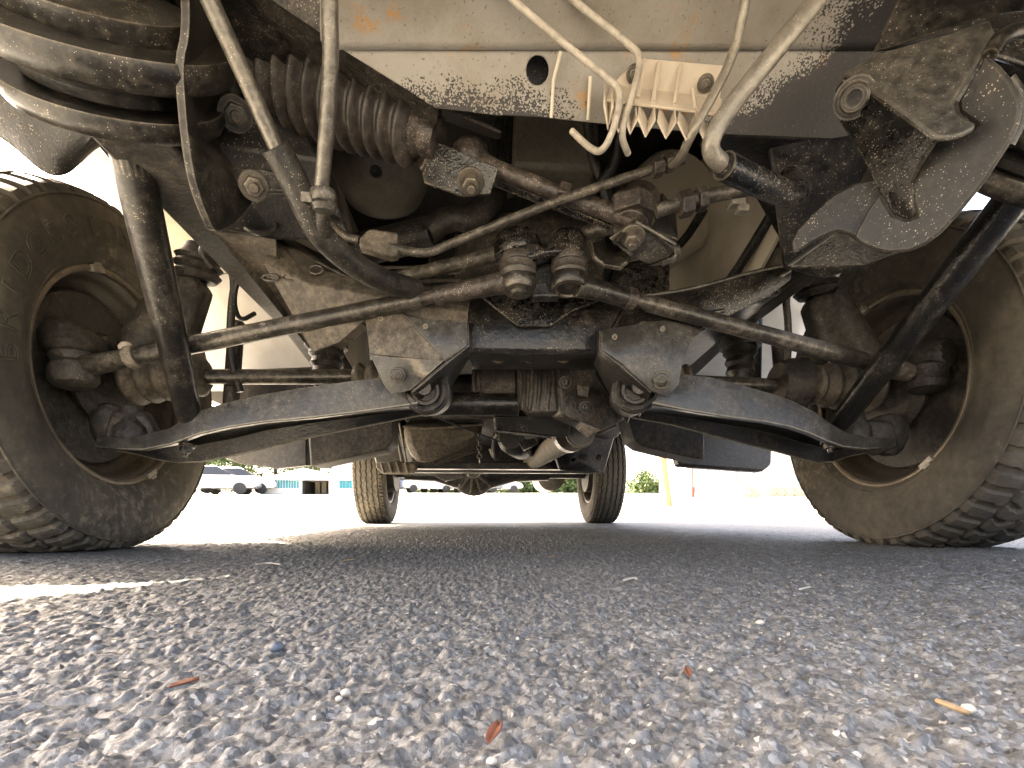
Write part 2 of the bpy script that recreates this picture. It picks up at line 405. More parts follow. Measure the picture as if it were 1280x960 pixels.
mb = MB(); mb.tube([V((-1.0, .26, .60)), V((-.8, .17, .60)), V((.8, .17, .60)), V((1.0, .26, .60))], .075, 10, 1, flat=.5); part(mb, 'front_bumper', 'black')
mb = MB(); mb.box((0, 1.15, .90), 1.0, 1.0, .03).box((0, 2.72, .66), 1.94, 2.1, .03).box((0, 3.95, .74), 1.94, .36, .03).box((0, 1.64, .78), 1.0, .03, .25)
part(mb, 'floor_pan', 'bitumen')
# wheel housings: curved rear liner and inner wall
for sx in (-1, 1):
    def liner(a0, a1, n):
        rows = []
        for k in range(n + 1):
            a = R(a0 + (a1 - a0) * k / n)
            rows.append([V((sx * x, AX + .555 * math.cos(a), .36 + .54 * math.sin(a) - .02 * math.sin(x * 9))) for x in (.42, .50, .58, .66, .74, .82, .90, .985)])
        return MB().loft(rows)
    part(liner(98, 46, 8), 'wheel_housing', 'cream' if sx < 0 else 'bitumen', solid=.006)
    part(liner(45.6, 11, 6), 'splash_panel', 'white', solid=.006)
    mb = MB(); mb.plate([V((sx * .43, y, z)) for y, z in ((.72, .62), (.78, .90), (1.64, .90), (1.64, .44), (1.3, .50), (.9, .52))], .006)
    part(mb, 'inner_fender', 'cream')

# --- frame rails
for sx in (-1, 1):
    x0, x1 = .44, .53
    rows = []
    for y, z0, z1 in ((.60, .505, .60), (.85, .497, .60), (1.2, .487, .58), (1.7, .42, .52), (2.8, .42, .52), (3.1, .50, .58), (3.7, .54, .62), (4.1, .52, .60)):
        rows.append([V((sx * x0, y, z0)), V((sx * x1, y, z0)), V((sx * x1, y, z1)), V((sx * x0, y, z1))])
    mb = MB().rings(rows); part(mb, 'frame_rail', 'drum', bevel=.006)

# --- front panel
rowsY = [(-260, .40), (-120, .47), (-20, .535), (38, .572), (62, .585)]
xs = [400, 430, 560, 700, 850, 1000, 1120, 1190]
mb = MB().loft([[P(x, -260, .40) + V((0, 0, .2)) for x in xs]] + [[P(x, y + (6 if 800 < x < 1010 and y == 38 else 0), Y) for x in xs] for y, Y in rowsY])
pan = part(mb, 'front_panel', 'panel', solid=.004, sub=1)
lo = [(428, 62), (560, 62), (700, 62), (850, 62), (1000, 62), (1120, 62), (1190, 62), (1180, 150), (1040, 174), (893, 168), (756, 155), (690, 148), (620, 144), (545, 136), (505, 110)]
yf = lambda y: .5865 + (y - 62) / 100 * .045
mb = MB().plate([P(x, y, yf(y)) for x, y in lo], .004, [(P(672, 88, yf(88)), mm(14.5, yf(88)))])
part(mb, 'panel_face', 'panel', pan, bevel=.001)
mb = MB().plate([P(x, y, yf(y) + .035) for x, y in ((640, 62), (704, 62), (704, 118), (640, 118))], .004); part(mb, 'backing_plate', 'bitumen', pan)
mb = MB().tube([P(701, 64, .580), P(692, 100, .596), P(689, 147, .619)], .0022, 8, 0); part(mb, 'seam', 'cream', pan)
mb = MB().tube([P(738, 95, .594), P(735, 150, .62)], .002, 8, 0); part(mb, 'seam', 'cream', pan)
mb = MB().plate([P(*q) for q in ((250, -60, .56), (410, -60, .545), (432, 62, .60), (506, 110, .625), (548, 137, .645), (545, 160, .68), (400, 90, .68), (260, 60, .66))], .004); part(mb, 'closing_plate', 'cast', pan)

# --- pipe clip (comb)
clip = empty('pipe_clip', P(828, 125, .585)); attach(clip, T); WORLD[clip.name] = P(828, 125, .585)
clip.matrix_parent_inverse = Matrix.Translation(-WORLD[T.name])
mb = MB().plate(PP([(803, 73, .583), (906, 82, .583), (900, 124, .593), (765, 106, .593), (778, 92, .59)]), .003); part(mb, 'clip_base', 'plastic', clip, bevel=.001)
mb = MB().plate(PP([(764, 105, .588), (903, 123, .588), (900, 142, .572), (758, 124, .572)]), .003); part(mb, 'clip_shelf', 'plastic', clip, bevel=.001)
for a, b in (((824, 79), (816, 128)), ((851, 82), (843, 131)), ((866, 112), (869, 137)), ((806, 75), (797, 122))):
    A = P(*a, .582); B = P(*b, .575); mb = MB().tube([A, B], .0028, 6, 0); part(mb, 'clip_rib', 'plastic', clip)
for i, (x0, y0, x1, y1) in enumerate(((755, 108, 766, 163), (766, 135, 781, 166), (781, 135, 796, 168), (797, 130, 819, 172), (822, 134, 845, 174), (847, 136, 871, 176), (871, 140, 894, 178))):
    xm = x0 + (x1 - x0) * .45; w = x1 - x0
    mb = MB().loft([PP([(x0, y0 + (y1 - y0) * .42, .562), (xm, y1, .567), (x1, y0 + (y1 - y0) * .48, .562), (x1 - w * .1, y0, .575)]),
                    PP([(x0 + w * .1, y0 - 2, .582), (xm + w * .15, y0 + (y1 - y0) * .55, .587), (x1 - w * .08, y0 + 2, .585), (x1 - w * .1, y0 - 4, .588)])])
    part(mb, 'clip_hook', 'plastic', clip, solid=.0025, bevel=.0008)
for x, y in ((882, 104), (793, 92)):
    mb = MB().bolt(P(x, y, .583), P(x, y, .55) - P(x, y, .583) + V((0, 0, -.01)), .0065, .008); part(mb, 'clip_bolt', 'zinc', clip, bevel=.0008)

# --- pipes in front of the panel
def pipe(name, pts, wpx, mat, sm=3, n=16, Yr=None, **kw):
    Yr = Yr or pts[0][2]
    q = PP(pts)
    if pts[0][1] < -100: q = [q[0] + V((0, -.02, .25))] + q       # runs on up into the engine bay
    mb = MB().tube(q, wpx * Yr / 1280, n, sm); return part(mb, name, mat, **kw)
pipe('fluid_pipe', [(520, -130, .44), (622, -20, .53), (640, 0, .535), (755, 95, .56), (778, 112, .558), (768, 160, .56), (755, 188, .575), (742, 190, .59), (715, 164, .61)], 11, 'pipe_cream')
pipe('fluid_pipe', [(590, -130, .44), (690, -30, .53), (715, 0, .54), (786, 55, .56), (803, 72, .558), (790, 120, .56), (775, 168, .565), (785, 192, .59)], 11, 'pipe_cream')
pipe('fluid_pipe', [(950, -140, .42), (936, -20, .51), (932, 0, .515), (917, 72, .54), (880, 140, .555), (862, 172, .565), (850, 200, .60), (840, 205, .64)], 16, 'pipe')
bp = pipe('coolant_pipe', [(1135, -150, .40), (1050, -40, .46), (1025, -5, .465), (960, 75, .48), (900, 150, .50), (884, 188, .51), (905, 208, .525), (945, 225, .55), (990, 245, .58)], 29, 'pipe')
mb = MB().tube(PP([(905, 207, .52), (945, 227, .545), (992, 247, .575), (1000, 236, .60), (985, 222, .66)]), .0138, 16, 2); part(mb, 'elbow', 'blackwet', bp)
pipe('power_steering_pipe', [(820, 264, .66), (845, 256, .655), (868, 250, .65), (905, 241, .64), (935, 236, .62)], 17, 'pipe_dark')
for x, y, Y, r, w in ((856, 255, .65, .0165, .017), (876, 249, .648, .0155, .012), (821, 209, .66, .0125, .014), (836, 204, .66, .0115, .012)):
    d = (P(930, 236, .65) - P(820, 264, .65))
    mb = MB().lathe(P(x, y, Y) - d.normalized() * w / 2, d, [(0, r * .9), (.001, r), (w - .001, r), (w, r * .9)], 6); part(mb, 'union_nut', 'rusty', bevel=.001)
pipe('brake_pipe', [(470, 303, .76), (500, 312, .76), (533, 318, .755), (560, 306, .75), (690, 253, .70), (810, 213, .665), (855, 199, .655)], 10.5, 'pipe_dark', 2)
p5 = pipe('hydraulic_pipe', [(185, -170, .45), (240, -50, .50), (262, 0, .52), (300, 82, .55), (350, 195, .60)], 26, 'pipe_steel')
mb = MB().tube(PP([(344, 183, .592), (362, 215, .61), (378, 250, .63), (400, 295, .66), (440, 330, .71), (480, 352, .76), (520, 362, .82)]), .0165, 18, 2); part(mb, 'hose_sleeve', 'rubber', p5)
p6 = pipe('hydraulic_pipe', [(410, -170, .42), (412, -40, .50), (412, 5, .51), (414, 80, .535), (408, 165, .565), (402, 240, .60)], 25, 'pipe_steel')
mb = MB().lathe(P(404, 238, .60), V((0, .2, -1)), [(0, .014), (.006, .0155), (.012, .013), (.016, .0145), (.022, .012)], 18); part(mb, 'pipe_collar', 'rod', p6)
mb = MB().tube(PP([(404, 255, .612), (403, 285, .64), (415, 318, .70)]), .008, 12, 2); part(mb, 'hose', 'rubber', p6)
mb = MB().plate(PP([(372, 238, .612), (395, 240, .606), (414, 243, .602), (414, 252, .604), (396, 254, .61), (376, 252, .616)]), .004); part(mb, 'pipe_bracket', 'rod', p6, bevel=.001)

# --- steering rack boot
A, B = P(322, 82, .735), P(522, 163, .70); d = B - A; L = d.length; prof = []
nb = 12
for k in range(nb * 8 + 1):
    t = k / (nb * 8); r = .071 * (1 - t) + .043 * t
    prof.append((L * t, r + (.014 - .003 * t) * (abs(math.sin(math.pi * nb * t)) ** 1.8 - .7)))
mb = MB().lathe(A, d, prof, 40); boot = part(mb, 'steering_boot', 'boot', ang=80)
mb = MB().lathe(B - d.normalized() * .004, d, [(0, .031), (.008, .033), (.016, .027), (.024, .029), (.036, .024)], 28); part(mb, 'boot_clamp', 'rusty', boot)
mb = MB().lathe(A - d.normalized() * .05, d, [(0, .078), (.03, .079), (.05, .07)], 32); part(mb, 'boot_flange', 'rubber', boot)
# --- clevis and link rod
cl = MB().plate(PP([(547, 177, .70), (624, 209, .70), (613, 243, .715), (577, 246, .715), (530, 229, .715), (527, 213, .715)]), .005)
clev = part(cl, 'steering_clevis', 'blackwet', bevel=.0015)
mb = MB().plate(PP([(551, 134, .705), (626, 168, .705), (626, 174, .73), (620, 175, .76), (552, 150, .76)]), .005); part(mb, 'clevis_flange', 'rusty', clev, bevel=.0015)
mb = MB().loft([PP([(551, 133, .705), (545, 176, .698), (527, 214, .712)]), PP([(535, 147, .735), (528, 180, .73), (522, 205, .735)])]); part(mb, 'clevis_web', 'rusty', clev, solid=.006, bevel=.0015)
mb = MB().bolt(P(588, 226, .70), P(590, 250, .66) - P(588, 226, .70), .0125, .022); part(mb, 'clevis_bolt', 'zinc', clev, bevel=.001)
mb = MB().lathe(P(588, 205, .73), V((0, -.35, 1)), [(-.02, .02), (-.01, .026), (.01, .027), (.022, .024), (.03, .014), (.032, .002)], 24); part(mb, 'ball_joint', 'rusty', clev)
a, b = P(600, 205, .725), P(790, 275, .715)
mb = MB().tube([a, a.lerp(b, .12), a.lerp(b, .5), b], [.017, .0125, .012, .0135], 16, 0); lk = part(mb, 'steering_link', 'rusty')
mb = MB().plate(PP([(612, 222, .735), (680, 247, .73), (765, 283, .725), (765, 290, .735), (690, 262, .74), (610, 230, .745)]), .005); part(mb, 'link_web', 'blackwet', lk, bevel=.001)
mb = MB().box(P(706, 240, .712), .022, .018, .018, frame(b - a)); part(mb, 'link_boss', 'rusty', lk, bevel=.003)
# --- bell crank on the right of the link
bc = MB().plate(PP([(762, 298, .70), (793, 275, .70), (824, 296, .70), (846, 312, .71), (835, 322, .72), (812, 330, .725), (790, 322, .72), (776, 310, .71)]), .006); bcr = part(bc, 'bell_crank', 'dark', bevel=.0015)
mb = MB().tube([P(794, 277, .695), P(768, 303, .69)], .0035, 8, 0).tube([P(794, 277, .695), P(845, 306, .69)], .0035, 8, 0).tube([P(845, 306, .69), P(848, 322, .70), P(828, 330, .71)], .0045, 8, 1); part(mb, 'rolled_edge', 'rod', bcr)
mb = MB().bolt(P(791, 294, .695), P(789, 330, .66) - P(791, 294, .695), .0115, .020); part(mb, 'pivot_bolt', 'zinc', bcr, bevel=.001)
mb = MB().tube([P(788, 285, .715), P(800, 250, .74)], [.026, .03], 20, 0).lathe(P(790, 262, .715), V((0, 0, 1)), [(-.012, .034), (.01, .037), (.016, .03)], 6); part(mb, 'pivot_housing', 'rusty', bcr, bevel=.002)
mb = MB().loft([PP([(738, 305, .74), (742, 322, .735), (756, 333, .73), (775, 336, .73), (784, 328, .73)]), PP([(752, 300, .76), (758, 312, .76), (770, 318, .755), (785, 316, .75), (792, 312, .75)])]); part(mb, 'crank_arm', 'black', bcr, solid=.006, bevel=.001)
mb = MB().plate(PP([(812, 285, .72), (830, 262, .72), (828, 240, .74), (845, 262, .74), (848, 300, .72)]), .006); part(mb, 'support_bracket', 'dark', bcr, bevel=.001)
# --- centre arm and ball joints
ca = MB().lathe(P(647, 312, .80), V((0, 0, 1)), [(-.014, .034), (-.008, .037), (.010, .037), (.020, .032), (.026, .02), (.028, .004)], 28); cen = part(ca, 'centre_arm', 'blackwet')
mb = MB().lathe(P(709, 312, .80), V((0, 0, 1)), [(-.022, .028), (-.01, .031), (.012, .031), (.022, .026), (.028, .012)], 28); part(mb, 'arm_boss', 'blackwet', cen)
mb = MB().plate(PP([(640, 298, .765), (660, 299, .765), (680, 307, .765), (702, 299, .765), (722, 302, .765), (734, 318, .765), (720, 321, .765), (700, 317, .765), (684, 318, .765), (664, 324, .765), (640, 326, .765)]), .03); part(mb, 'arm_web', 'blackwet', cen, bevel=.005)
mb = MB().plate(PP([(662, 318, .80), (700, 318, .80), (700, 372, .80), (665, 372, .80)]), .02); part(mb, 'arm_block', 'black', cen, bevel=.004)
for x, y, name in ((647, 331, 'dust_boot'), (711, 331, 'dust_boot')):
    mb = MB().lathe(P(x, y - 8, .79), V((0, -.12, -1)), [(0, .0265), (.006, .0285), (.012, .0265), (.016, .029), (.022, .0275), (.028, .0285), (.034, .025)], 28); part(mb, name, 'boot', cen)
# --- tie rods
tl = MB().lathe(P(648, 344, .79), V((0, -.12, -1)), [(0, .0255), (.004, .0275), (.02, .0275), (.027, .023), (.029, .014), (.033, .011), (.035, .002)], 28)
tie = part(tl, 'tie_rod', 'rod')
a, b = P(636, 352, .79), P(86, 462, .955)
mb = MB().tube([a, a.lerp(b, .09), a.lerp(b, .15)], [.0165, .0145, .0145], 18, 0); part(mb, 'adjuster_sleeve', 'rusty', tie)
mb = MB().tube([a.lerp(b, .148), a.lerp(b, .175)], .010, 14, 0); part(mb, 'threaded_end', 'rusty', tie)
mb = MB().tube([a.lerp(b, .172), a.lerp(b, .178), a.lerp(b, .5), a.lerp(b, .85), a.lerp(b, .98)], [.009, .0132, .0145, .0155, .02], 18, 0); part(mb, 'rod', 'rod', tie)
mb = MB().tube([a.lerp(b, .82), a.lerp(b, .845)], .0195, 14, 0); part(mb, 'lock_nut', 'tan', tie)
mb = MB().lathe(P(92, 468, .95), V((.15, -.1, -1)), [(-.065, .034), (-.05, .038), (-.04, .028), (-.032, .034), (-.02, .029), (-.012, .036), (.01, .037), (.02, .03), (.024, .012)], 28); part(mb, 'rod_end', 'drum', tie)
mb = MB().lathe(P(158, 436, .95), V((0, -.4, 1)), [(0, .012), (.006, .012), (.012, .005)], 10); part(mb, 'grease_nipple', 'plastic', tie)
tr = MB().lathe(P(711, 342, .79), V((0, -.12, -1)), [(0, .0265), (.004, .029), (.022, .029), (.026, .026), (.027, .021), (.024, .020), (.024, .008), (.026, .002)], 28)
tie2 = part(tr, 'tie_rod', 'dark')
a, b = P(722, 356, .79), P(1150, 470, .955)
mb = MB().tube([a, a.lerp(b, .06), a.lerp(b, .12)], [.0185, .015, .0145], 18, 0); part(mb, 'adjuster_sleeve', 'dark', tie2)
mb = MB().tube([a.lerp(b, .115), a.lerp(b, .135)], .017, 14, 0); part(mb, 'lock_nut', 'rusty', tie2)
mb = MB().tube([a.lerp(b, .13), a.lerp(b, .16), a.lerp(b, .17), a.lerp(b, .6), a.lerp(b, .96)], [.010, .0105, .0132, .0145, .0165], 18, 0); part(mb, 'rod', 'rod', tie2)
mb = MB().tube([a.lerp(b, .90), a.lerp(b, .95)], .0185, 10, 0); part(mb, 'lock_nut', 'tan', tie2)
mb = MB().lathe(P(1158, 474, .965), V((-.1, -.1, -1)), [(-.05, .036), (-.04, .04), (-.028, .03), (-.02, .036), (-.01, .034), (.01, .037), (.022, .03), (.026, .012)], 28); part(mb, 'rod_end', 'drum', tie2)
# --- drag link tube behind the ball joints
pipe('drag_link', [(455, 362, .90), (480, 352, .90), (620, 318, .86), (700, 298, .82), (772, 281, .76)], 17, 'pipe_dark', 1, Yr=.86)
# --- junction block
jb = MB().plate(PP([(449, 297, .75), (462, 285, .75), (497, 290, .755), (498, 318, .755), (488, 320, .755), (449, 308, .75)]), .022); jun = part(jb, 'junction_block', 'tan', bevel=.003)
mb = MB().tube(PP([(450, 300, .765), (428, 295, .77), (405, 270, .78)]), .006, 10, 2); part(mb, 'pipe_stub', 'rusty', jun)

# --- front crossmember
cm = MB().loft([PP([(585, 372, .885), (660, 368, .885), (782, 374, .885)]), PP([(583, 395, .868), (660, 395, .868), (768, 400, .868)]),
                PP([(583, 434, .872), (660, 436, .872), (752, 437, .872)]), PP([(583, 442, .878), (660, 443, .878), (752, 444, .878)]),
                PP([(590, 458, .96), (660, 459, .96), (748, 458, .96)]), PP([(590, 462, 1.01), (660, 462, 1.01), (748, 462, 1.01)])])
cross = part(cm, 'front_crossmember', 'black', solid=.005, bevel=.002, offset=1)
for x in (623, 660, 705):
    p = P(x, 449, .915)
    mb = MB().lathe(p, V((0, -.35, -1)), [(-.002, .0135), (.002, .0125), (.002, .009), (-.004, .008)] if x == 660 else [(-.001, .0115), (.001, .0115), (.001, .009), (-.006, .009)], 20)
    part(mb, 'hole_rim', 'rod' if x == 660 else 'dark', cross)
mb = MB().plate(PP([(600, 370, .862), (618, 366, .862), (712, 366, .862), (758, 372, .862), (716, 389, .860), (688, 408, .860), (648, 408, .860), (622, 388, .860)]), .006,
                [(P(612, 372, .862), .004), (P(728, 374, .862), .004)]); part(mb, 'gusset_plate', 'blackwet', cross, bevel=.002)
# left wing of the crossmember
lw = MB().loft([PP([(345, 300, .86), (372, 330, .86), (430, 346, .86), (500, 358, .87), (588, 374, .88)]),
                PP([(330, 330, .845), (385, 355, .84), (440, 366, .84), (505, 378, .85), (585, 392, .868)]),
                PP([(392, 440, .885), (425, 428, .86), (457, 400, .855), (520, 398, .86), (584, 436, .872)])])
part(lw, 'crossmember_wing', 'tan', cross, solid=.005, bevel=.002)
mb = MB().loft([PP([(345, 300, .86), (430, 345, .86), (500, 358, .87), (588, 374, .88)]), PP([(350, 292, .93), (435, 337, .93), (505, 350, .93), (590, 366, .93)])]); part(mb, 'wing_flange', 'dark', cross, solid=.004)
for x, y, w, h in ((395, 337, 16, 10), (363, 347, 18, 7), (338, 347, 20, 7)):
    q = [P(x + w * .55 * math.cos(k * .785), y + h * .55 * math.sin(k * .785), .842) for k in range(8)]
    mb = MB().tube(q + q[:1], .0018, 6, 0); part(mb, 'slot_rim', 'rusty', cross)
rw = MB().loft([PP([(778, 374, .88), (820, 368, .88), (870, 361, .87), (940, 340, .86), (990, 333, .85)]),
                PP([(780, 386, .872), (830, 388, .87), (880, 375, .865), (930, 366, .86), (988, 350, .85)]),
                PP([(752, 436, .872), (800, 404, .86), (862, 410, .86), (905, 398, .86), (960, 372, .86)])])
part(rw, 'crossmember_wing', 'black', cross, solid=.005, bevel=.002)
mb = MB().tube(PP([(790, 371, .878), (820, 368, .878), (870, 360, .868), (940, 340, .858), (985, 331, .85), (990, 338, .85), (975, 346, .852)]), .0035, 8, 1); part(mb, 'rolled_edge', 'rod', cross)
mb = MB().tube(PP([(822, 384, .862), (868, 395, .858), (905, 388, .858)]), .004, 8, 1); part(mb, 'rolled_edge', 'rod', cross)
# rail skins under the wings (tan left, black right)
mb = MB().plate(PP([(268, 291, .795), (345, 296, .82), (346, 322, .84), (395, 360, .95), (460, 410, 1.05), (408, 455, 1.22), (390, 440, 1.16)]), .006, [(P(338, 347, .93), .012), (P(362, 337, .91), .008)])
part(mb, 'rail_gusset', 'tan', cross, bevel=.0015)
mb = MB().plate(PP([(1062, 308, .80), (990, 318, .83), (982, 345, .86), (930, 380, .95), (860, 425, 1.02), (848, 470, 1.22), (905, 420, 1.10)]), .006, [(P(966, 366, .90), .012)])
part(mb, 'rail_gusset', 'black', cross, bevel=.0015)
for x, y in ((963, 365), (955, 356)):
    q = [P(x + 11 * math.cos(k * .785), y + 6 * math.sin(k * .785), .885) for k in range(8)]
    mb = MB().tube(q + q[:1], .0018, 6, 0); part(mb, 'slot_rim', 'rusty', cross)
# pivot brackets
lb = [(457, 397, .85), (497, 391, .845), (530, 399, .84), (584, 403, .835), (584, 433, .835), (556, 452, .828), (513, 488, .842), (490, 493, .848), (480, 480, .848), (463, 443, .835), (507, 397, .838)]
fs = [(10, 2, 3, 4, 5), (1, 2, 10), (9, 5, 6, 7, 8)]
mb = MB().add(PP(lb), fs); br = part(mb, 'pivot_bracket', 'arm', solid=.006, bevel=.001)
mb = MB().add(PP(lb), [(0, 1, 10, 9), (10, 9, 5)]); part(mb, 'tan_facet', 'tan', br, solid=.006, bevel=.001)  # upper facets tan, rest of the bracket grey
mb = MB().bolt(P(497, 469, .835), P(497, 469, .75) - P(497, 469, .835), .0105, .010, 1.2); part(mb, 'bracket_bolt', 'dark', br, bevel=.001)
mb = MB().loft([PP([(584, 403, .835), (585, 432, .835), (556, 455, .83), (515, 490, .843)]), PP([(588, 400, .92), (590, 440, .93), (566, 478, .94), (532, 515, .95)])]); part(mb, 'bracket_side', 'black', br, solid=.005, bevel=.001)
rb = [(751, 414, .835), (830, 401, .845), (880, 410, .87), (864, 426, .86), (848, 482, .85), (832, 497, .848), (812, 488, .842), (776, 455, .825), (751, 437, .835), (828, 409, .838), (853, 449, .845)]
fs = [(0, 9, 7, 8), (0, 1, 9), (1, 2, 3, 10, 9), (9, 10, 7), (7, 10, 4, 5, 6)]
mb = MB().add(PP(rb), fs); br2 = part(mb, 'pivot_bracket', 'arm', solid=.006, bevel=.002)
mb = MB().bolt(P(827, 475, .835), P(827, 475, .75) - P(827, 475, .835), .0125, .010, 1.25); part(mb, 'bracket_bolt', 'dark', br2, bevel=.001)
mb = MB().loft([PP([(751, 414, .835), (751, 437, .835), (776, 456, .827), (814, 490, .843)]), PP([(742, 412, .93), (741, 450, .94), (762, 490, .96), (800, 520, .97)])]); part(mb, 'bracket_side', 'black', br2, solid=.005, bevel=.001)

# --- lower control arms
def arm(top, front, rear, lip, bush, ball, mat):
    A1, A2, A3, A4 = PP(top), PP(front), PP(rear), PP(lip)
    mb = MB().loft([[p + V((0, .05, .004)) for p in A1], A1, [p.lerp(q, .85) for p, q in zip(A1, A2)], A2, [p + V((0, .010, .002)) for p in A2]])
    o = part(mb, 'lower_control_arm', mat, solid=.005, bevel=.0015, offset=1)
    up = [V((0, .012, .030 * min(1, .25 + i / 4, .25 + (len(A2) - 1 - i) / 4))) for i in range(len(A2))]
    part(MB().loft([[p + V((0, .008, .003)) for p in A2], [p + u for p, u in zip(A2, up)], [p.lerp(q, .5) + u * 1.2 for p, q, u in zip(A2, A3, up)], [q + V((0, -.012, u.z * 1.1)) for q, u in zip(A3, up)], [q + V((0, -.004, 0)) for q in A3], A3]), 'arm_web', 'black', o, solid=.004, bevel=.001)  # black colour deepens the shade inside the channel
    part(MB().loft([A3, A4]), 'rear_flange', 'arm', o, solid=.005, bevel=.001)
    part(MB().tube([p + V((0, -.002, -.001)) for p in A2], .0020, 8, 0), 'front_edge_highlight', 'weight', o)  # pale tube paints the bright line of light along this edge
    part(MB().tube([p + V((0, .001, -.001)) for p in A3], .0024, 8, 0), 'rear_edge_highlight', 'weight', o)  # same painted highlight along the rear edge
    mb = MB().lathe(P(*bush[0]), P(*bush[1]) - P(*bush[0]), [(.010, .010), (.010, .017), (.003, .019), (.003, .024), (.009, .026), (.004, .029), (.002, .034), (.006, .038), (.014, .038), (.017, .034), (.022, .041), (.16, .041), (.17, .03)], 36); part(mb, 'bushing', 'rubber', o)
    mb = MB().lathe(P(*bush[0]) + V((0, -.02, 0)), P(*bush[1]) - P(*bush[0]), [(0, .012), (.03, .012)], 16); part(mb, 'pivot_pin', 'rusty', o)
    mb = MB().lathe(P(*ball), V((0, 0, 1)), [(-.02, .012), (-.014, .028), (.0, .032), (.02, .03), (.03, .022), (.06, .016)], 24); part(mb, 'ball_joint', 'drum', o)
    return o
armL = arm([(490, 473, .88), (440, 479, .90), (385, 487, .93), (330, 496, .95), (285, 506, .96), (250, 517, .965), (215, 538, .97), (180, 547, .985), (150, 550, .99), (122, 550, 1.0)],
    [(522, 503, .88), (460, 512, .895), (395, 520, .92), (330, 526, .94), (285, 533, .95), (250, 541, .955), (215, 554, .96), (180, 561, .975), (150, 560, .985), (122, 557, .995)],
    [(531, 517, 1.08), (470, 529, 1.09), (400, 543, 1.10), (335, 558, 1.11), (290, 569, 1.12), (252, 576, 1.12), (222, 577, 1.12), (196, 573, 1.11), (170, 566, 1.08), (145, 562, 1.05)],
    [(530, 512, 1.12), (470, 524, 1.13), (400, 538, 1.14), (335, 553, 1.15), (290, 564, 1.16), (252, 571, 1.16), (222, 572, 1.16), (196, 568, 1.15), (170, 562, 1.12), (145, 558, 1.09)],
    ((531, 488, .872), (541, 494, 1.05)), (165, 548, 1.03), 'arm')
armR = arm([(848, 470, .89), (885, 474, .91), (925, 484, .93), (960, 494, .945), (990, 504, .955), (1015, 517, .96), (1035, 531, .965), (1055, 543, .98), (1080, 548, .99), (1110, 551, 1.0)],
    [(812, 502, .88), (860, 512, .895), (910, 520, .915), (955, 526, .935), (985, 532, .945), (1010, 540, .95), (1032, 550, .955), (1052, 557, .97), (1078, 560, .985), (1110, 558, .995)],
    [(790, 521, 1.08), (840, 530, 1.09), (890, 543, 1.10), (940, 556, 1.11), (970, 563, 1.12), (1000, 572, 1.12), (1022, 577, 1.12), (1040, 576, 1.11), (1062, 569, 1.08), (1090, 563, 1.05)],
    [(791, 516, 1.12), (840, 525, 1.13), (890, 538, 1.14), (940, 551, 1.15), (970, 558, 1.16), (1000, 567, 1.16), (1022, 572, 1.16), (1040, 571, 1.15), (1062, 565, 1.12), (1090, 559, 1.09)],
    ((795, 487, .876), (786, 497, 1.05)), (1068, 546, 1.03), 'arm')
for x, y, par in ((233, 556, armL), (1035, 552, armR)):
    mb = MB().bolt(P(x, y, .985), V((0, -.3, -1)), .010, .016); part(mb, 'arm_bolt', 'dark', par, bevel=.001)

# --- tension rods running forward from the arms, with bushing cups and brackets
def tension(top, bot, mat):
    A, B = P(*bot), P(*top); d = (B - A); n = d.normalized()
    mb = MB().tube([A - n * .02, A + n * .02, A.lerp(B, .5), B + n * .02], [.014, .0215, .0235, .0235], 22, 0); return part(mb, 'tension_rod', mat), A, B, n
rodL, A, B, n = tension((160, 178, .66), (238, 528, .985), 'dark')
prof = [(0, .024), (.002, .078), (.008, .094), (.020, .100), (.030, .097), (.030, .080), (.040, .079), (.050, .082), (.052, .105), (.060, .112), (.074, .112), (.078, .104), (.079, .072), (.088, .068), (.10, .068), (.104, .060), (.104, .054), (.125, .054), (.130, .046), (.132, .01)]
B = B + n * .030
mb = MB().tube([B - n * .06, B + n * .05], .0235, 20, 0); part(mb, 'rod_sleeve', 'rod', rodL)
mb = MB().lathe(B - n * .004, n, [(t, r_ * 1.12) for t, r_ in prof[:6]], 56); part(mb, 'bushing_cup', 'dark', rodL, ang=50)
mb = MB().lathe(B + n * .026, n, [(0, .078), (.004, .084), (.014, .086), (.024, .08)], 56); part(mb, 'rubber_bushing', 'rubber', rodL)
mb = MB().lathe(B + n * .05, n, [(0, .06), (.002, .115), (.008, .125), (.024, .130), (.034, .126), (.035, .066)], 56); part(mb, 'bushing_cup', 'dark', rodL, ang=50)
mb = MB().lathe(B + n * .082, n, [(0, .086), (.006, .089), (.022, .089), (.03, .06), (.03, .05), (.05, .05), (.056, .04), (.057, .01)], 40); part(mb, 'retaining_washer', 'dark', rodL, ang=50)
rodR, A2, B2, n2 = tension((1274, 238, .66), (1050, 528, .985), 'black')
mb = MB().lathe(B2 - n2 * .004, n2, prof[:6], 48); part(mb, 'bushing_cup', 'rod', rodR, ang=50)
mb = MB().lathe(B2 + n2 * .026, n2, [(0, .078), (.004, .084), (.014, .086), (.024, .08)], 48); part(mb, 'rubber_bushing', 'rubber', rodR)
mb = MB().lathe(B2 + n2 * .05, n2, [(0, .06), (.002, .100), (.008, .110), (.020, .113), (.028, .110), (.029, .066)], 48); part(mb, 'bushing_cup', 'dark', rodR, ang=50)
mb = MB().lathe(B2 + n2 * .076, n2, [(0, .066), (.006, .071), (.022, .071), (.03, .06), (.03, .05), (.05, .05), (.056, .04), (.057, .01)], 40); part(mb, 'retaining_washer', 'dark', rodR, ang=50)
for Bc, sx in ((B, -1), (B2, 1)):
    q = V((Bc.x, Bc.y + .02, .70)); e0 = V((sx * .49, .60, .70))
    mb = MB().box((q + e0) / 2, abs(q.x - e0.x) + .10, .12, .06); part(mb, 'rod_mount', 'black', bevel=.006)
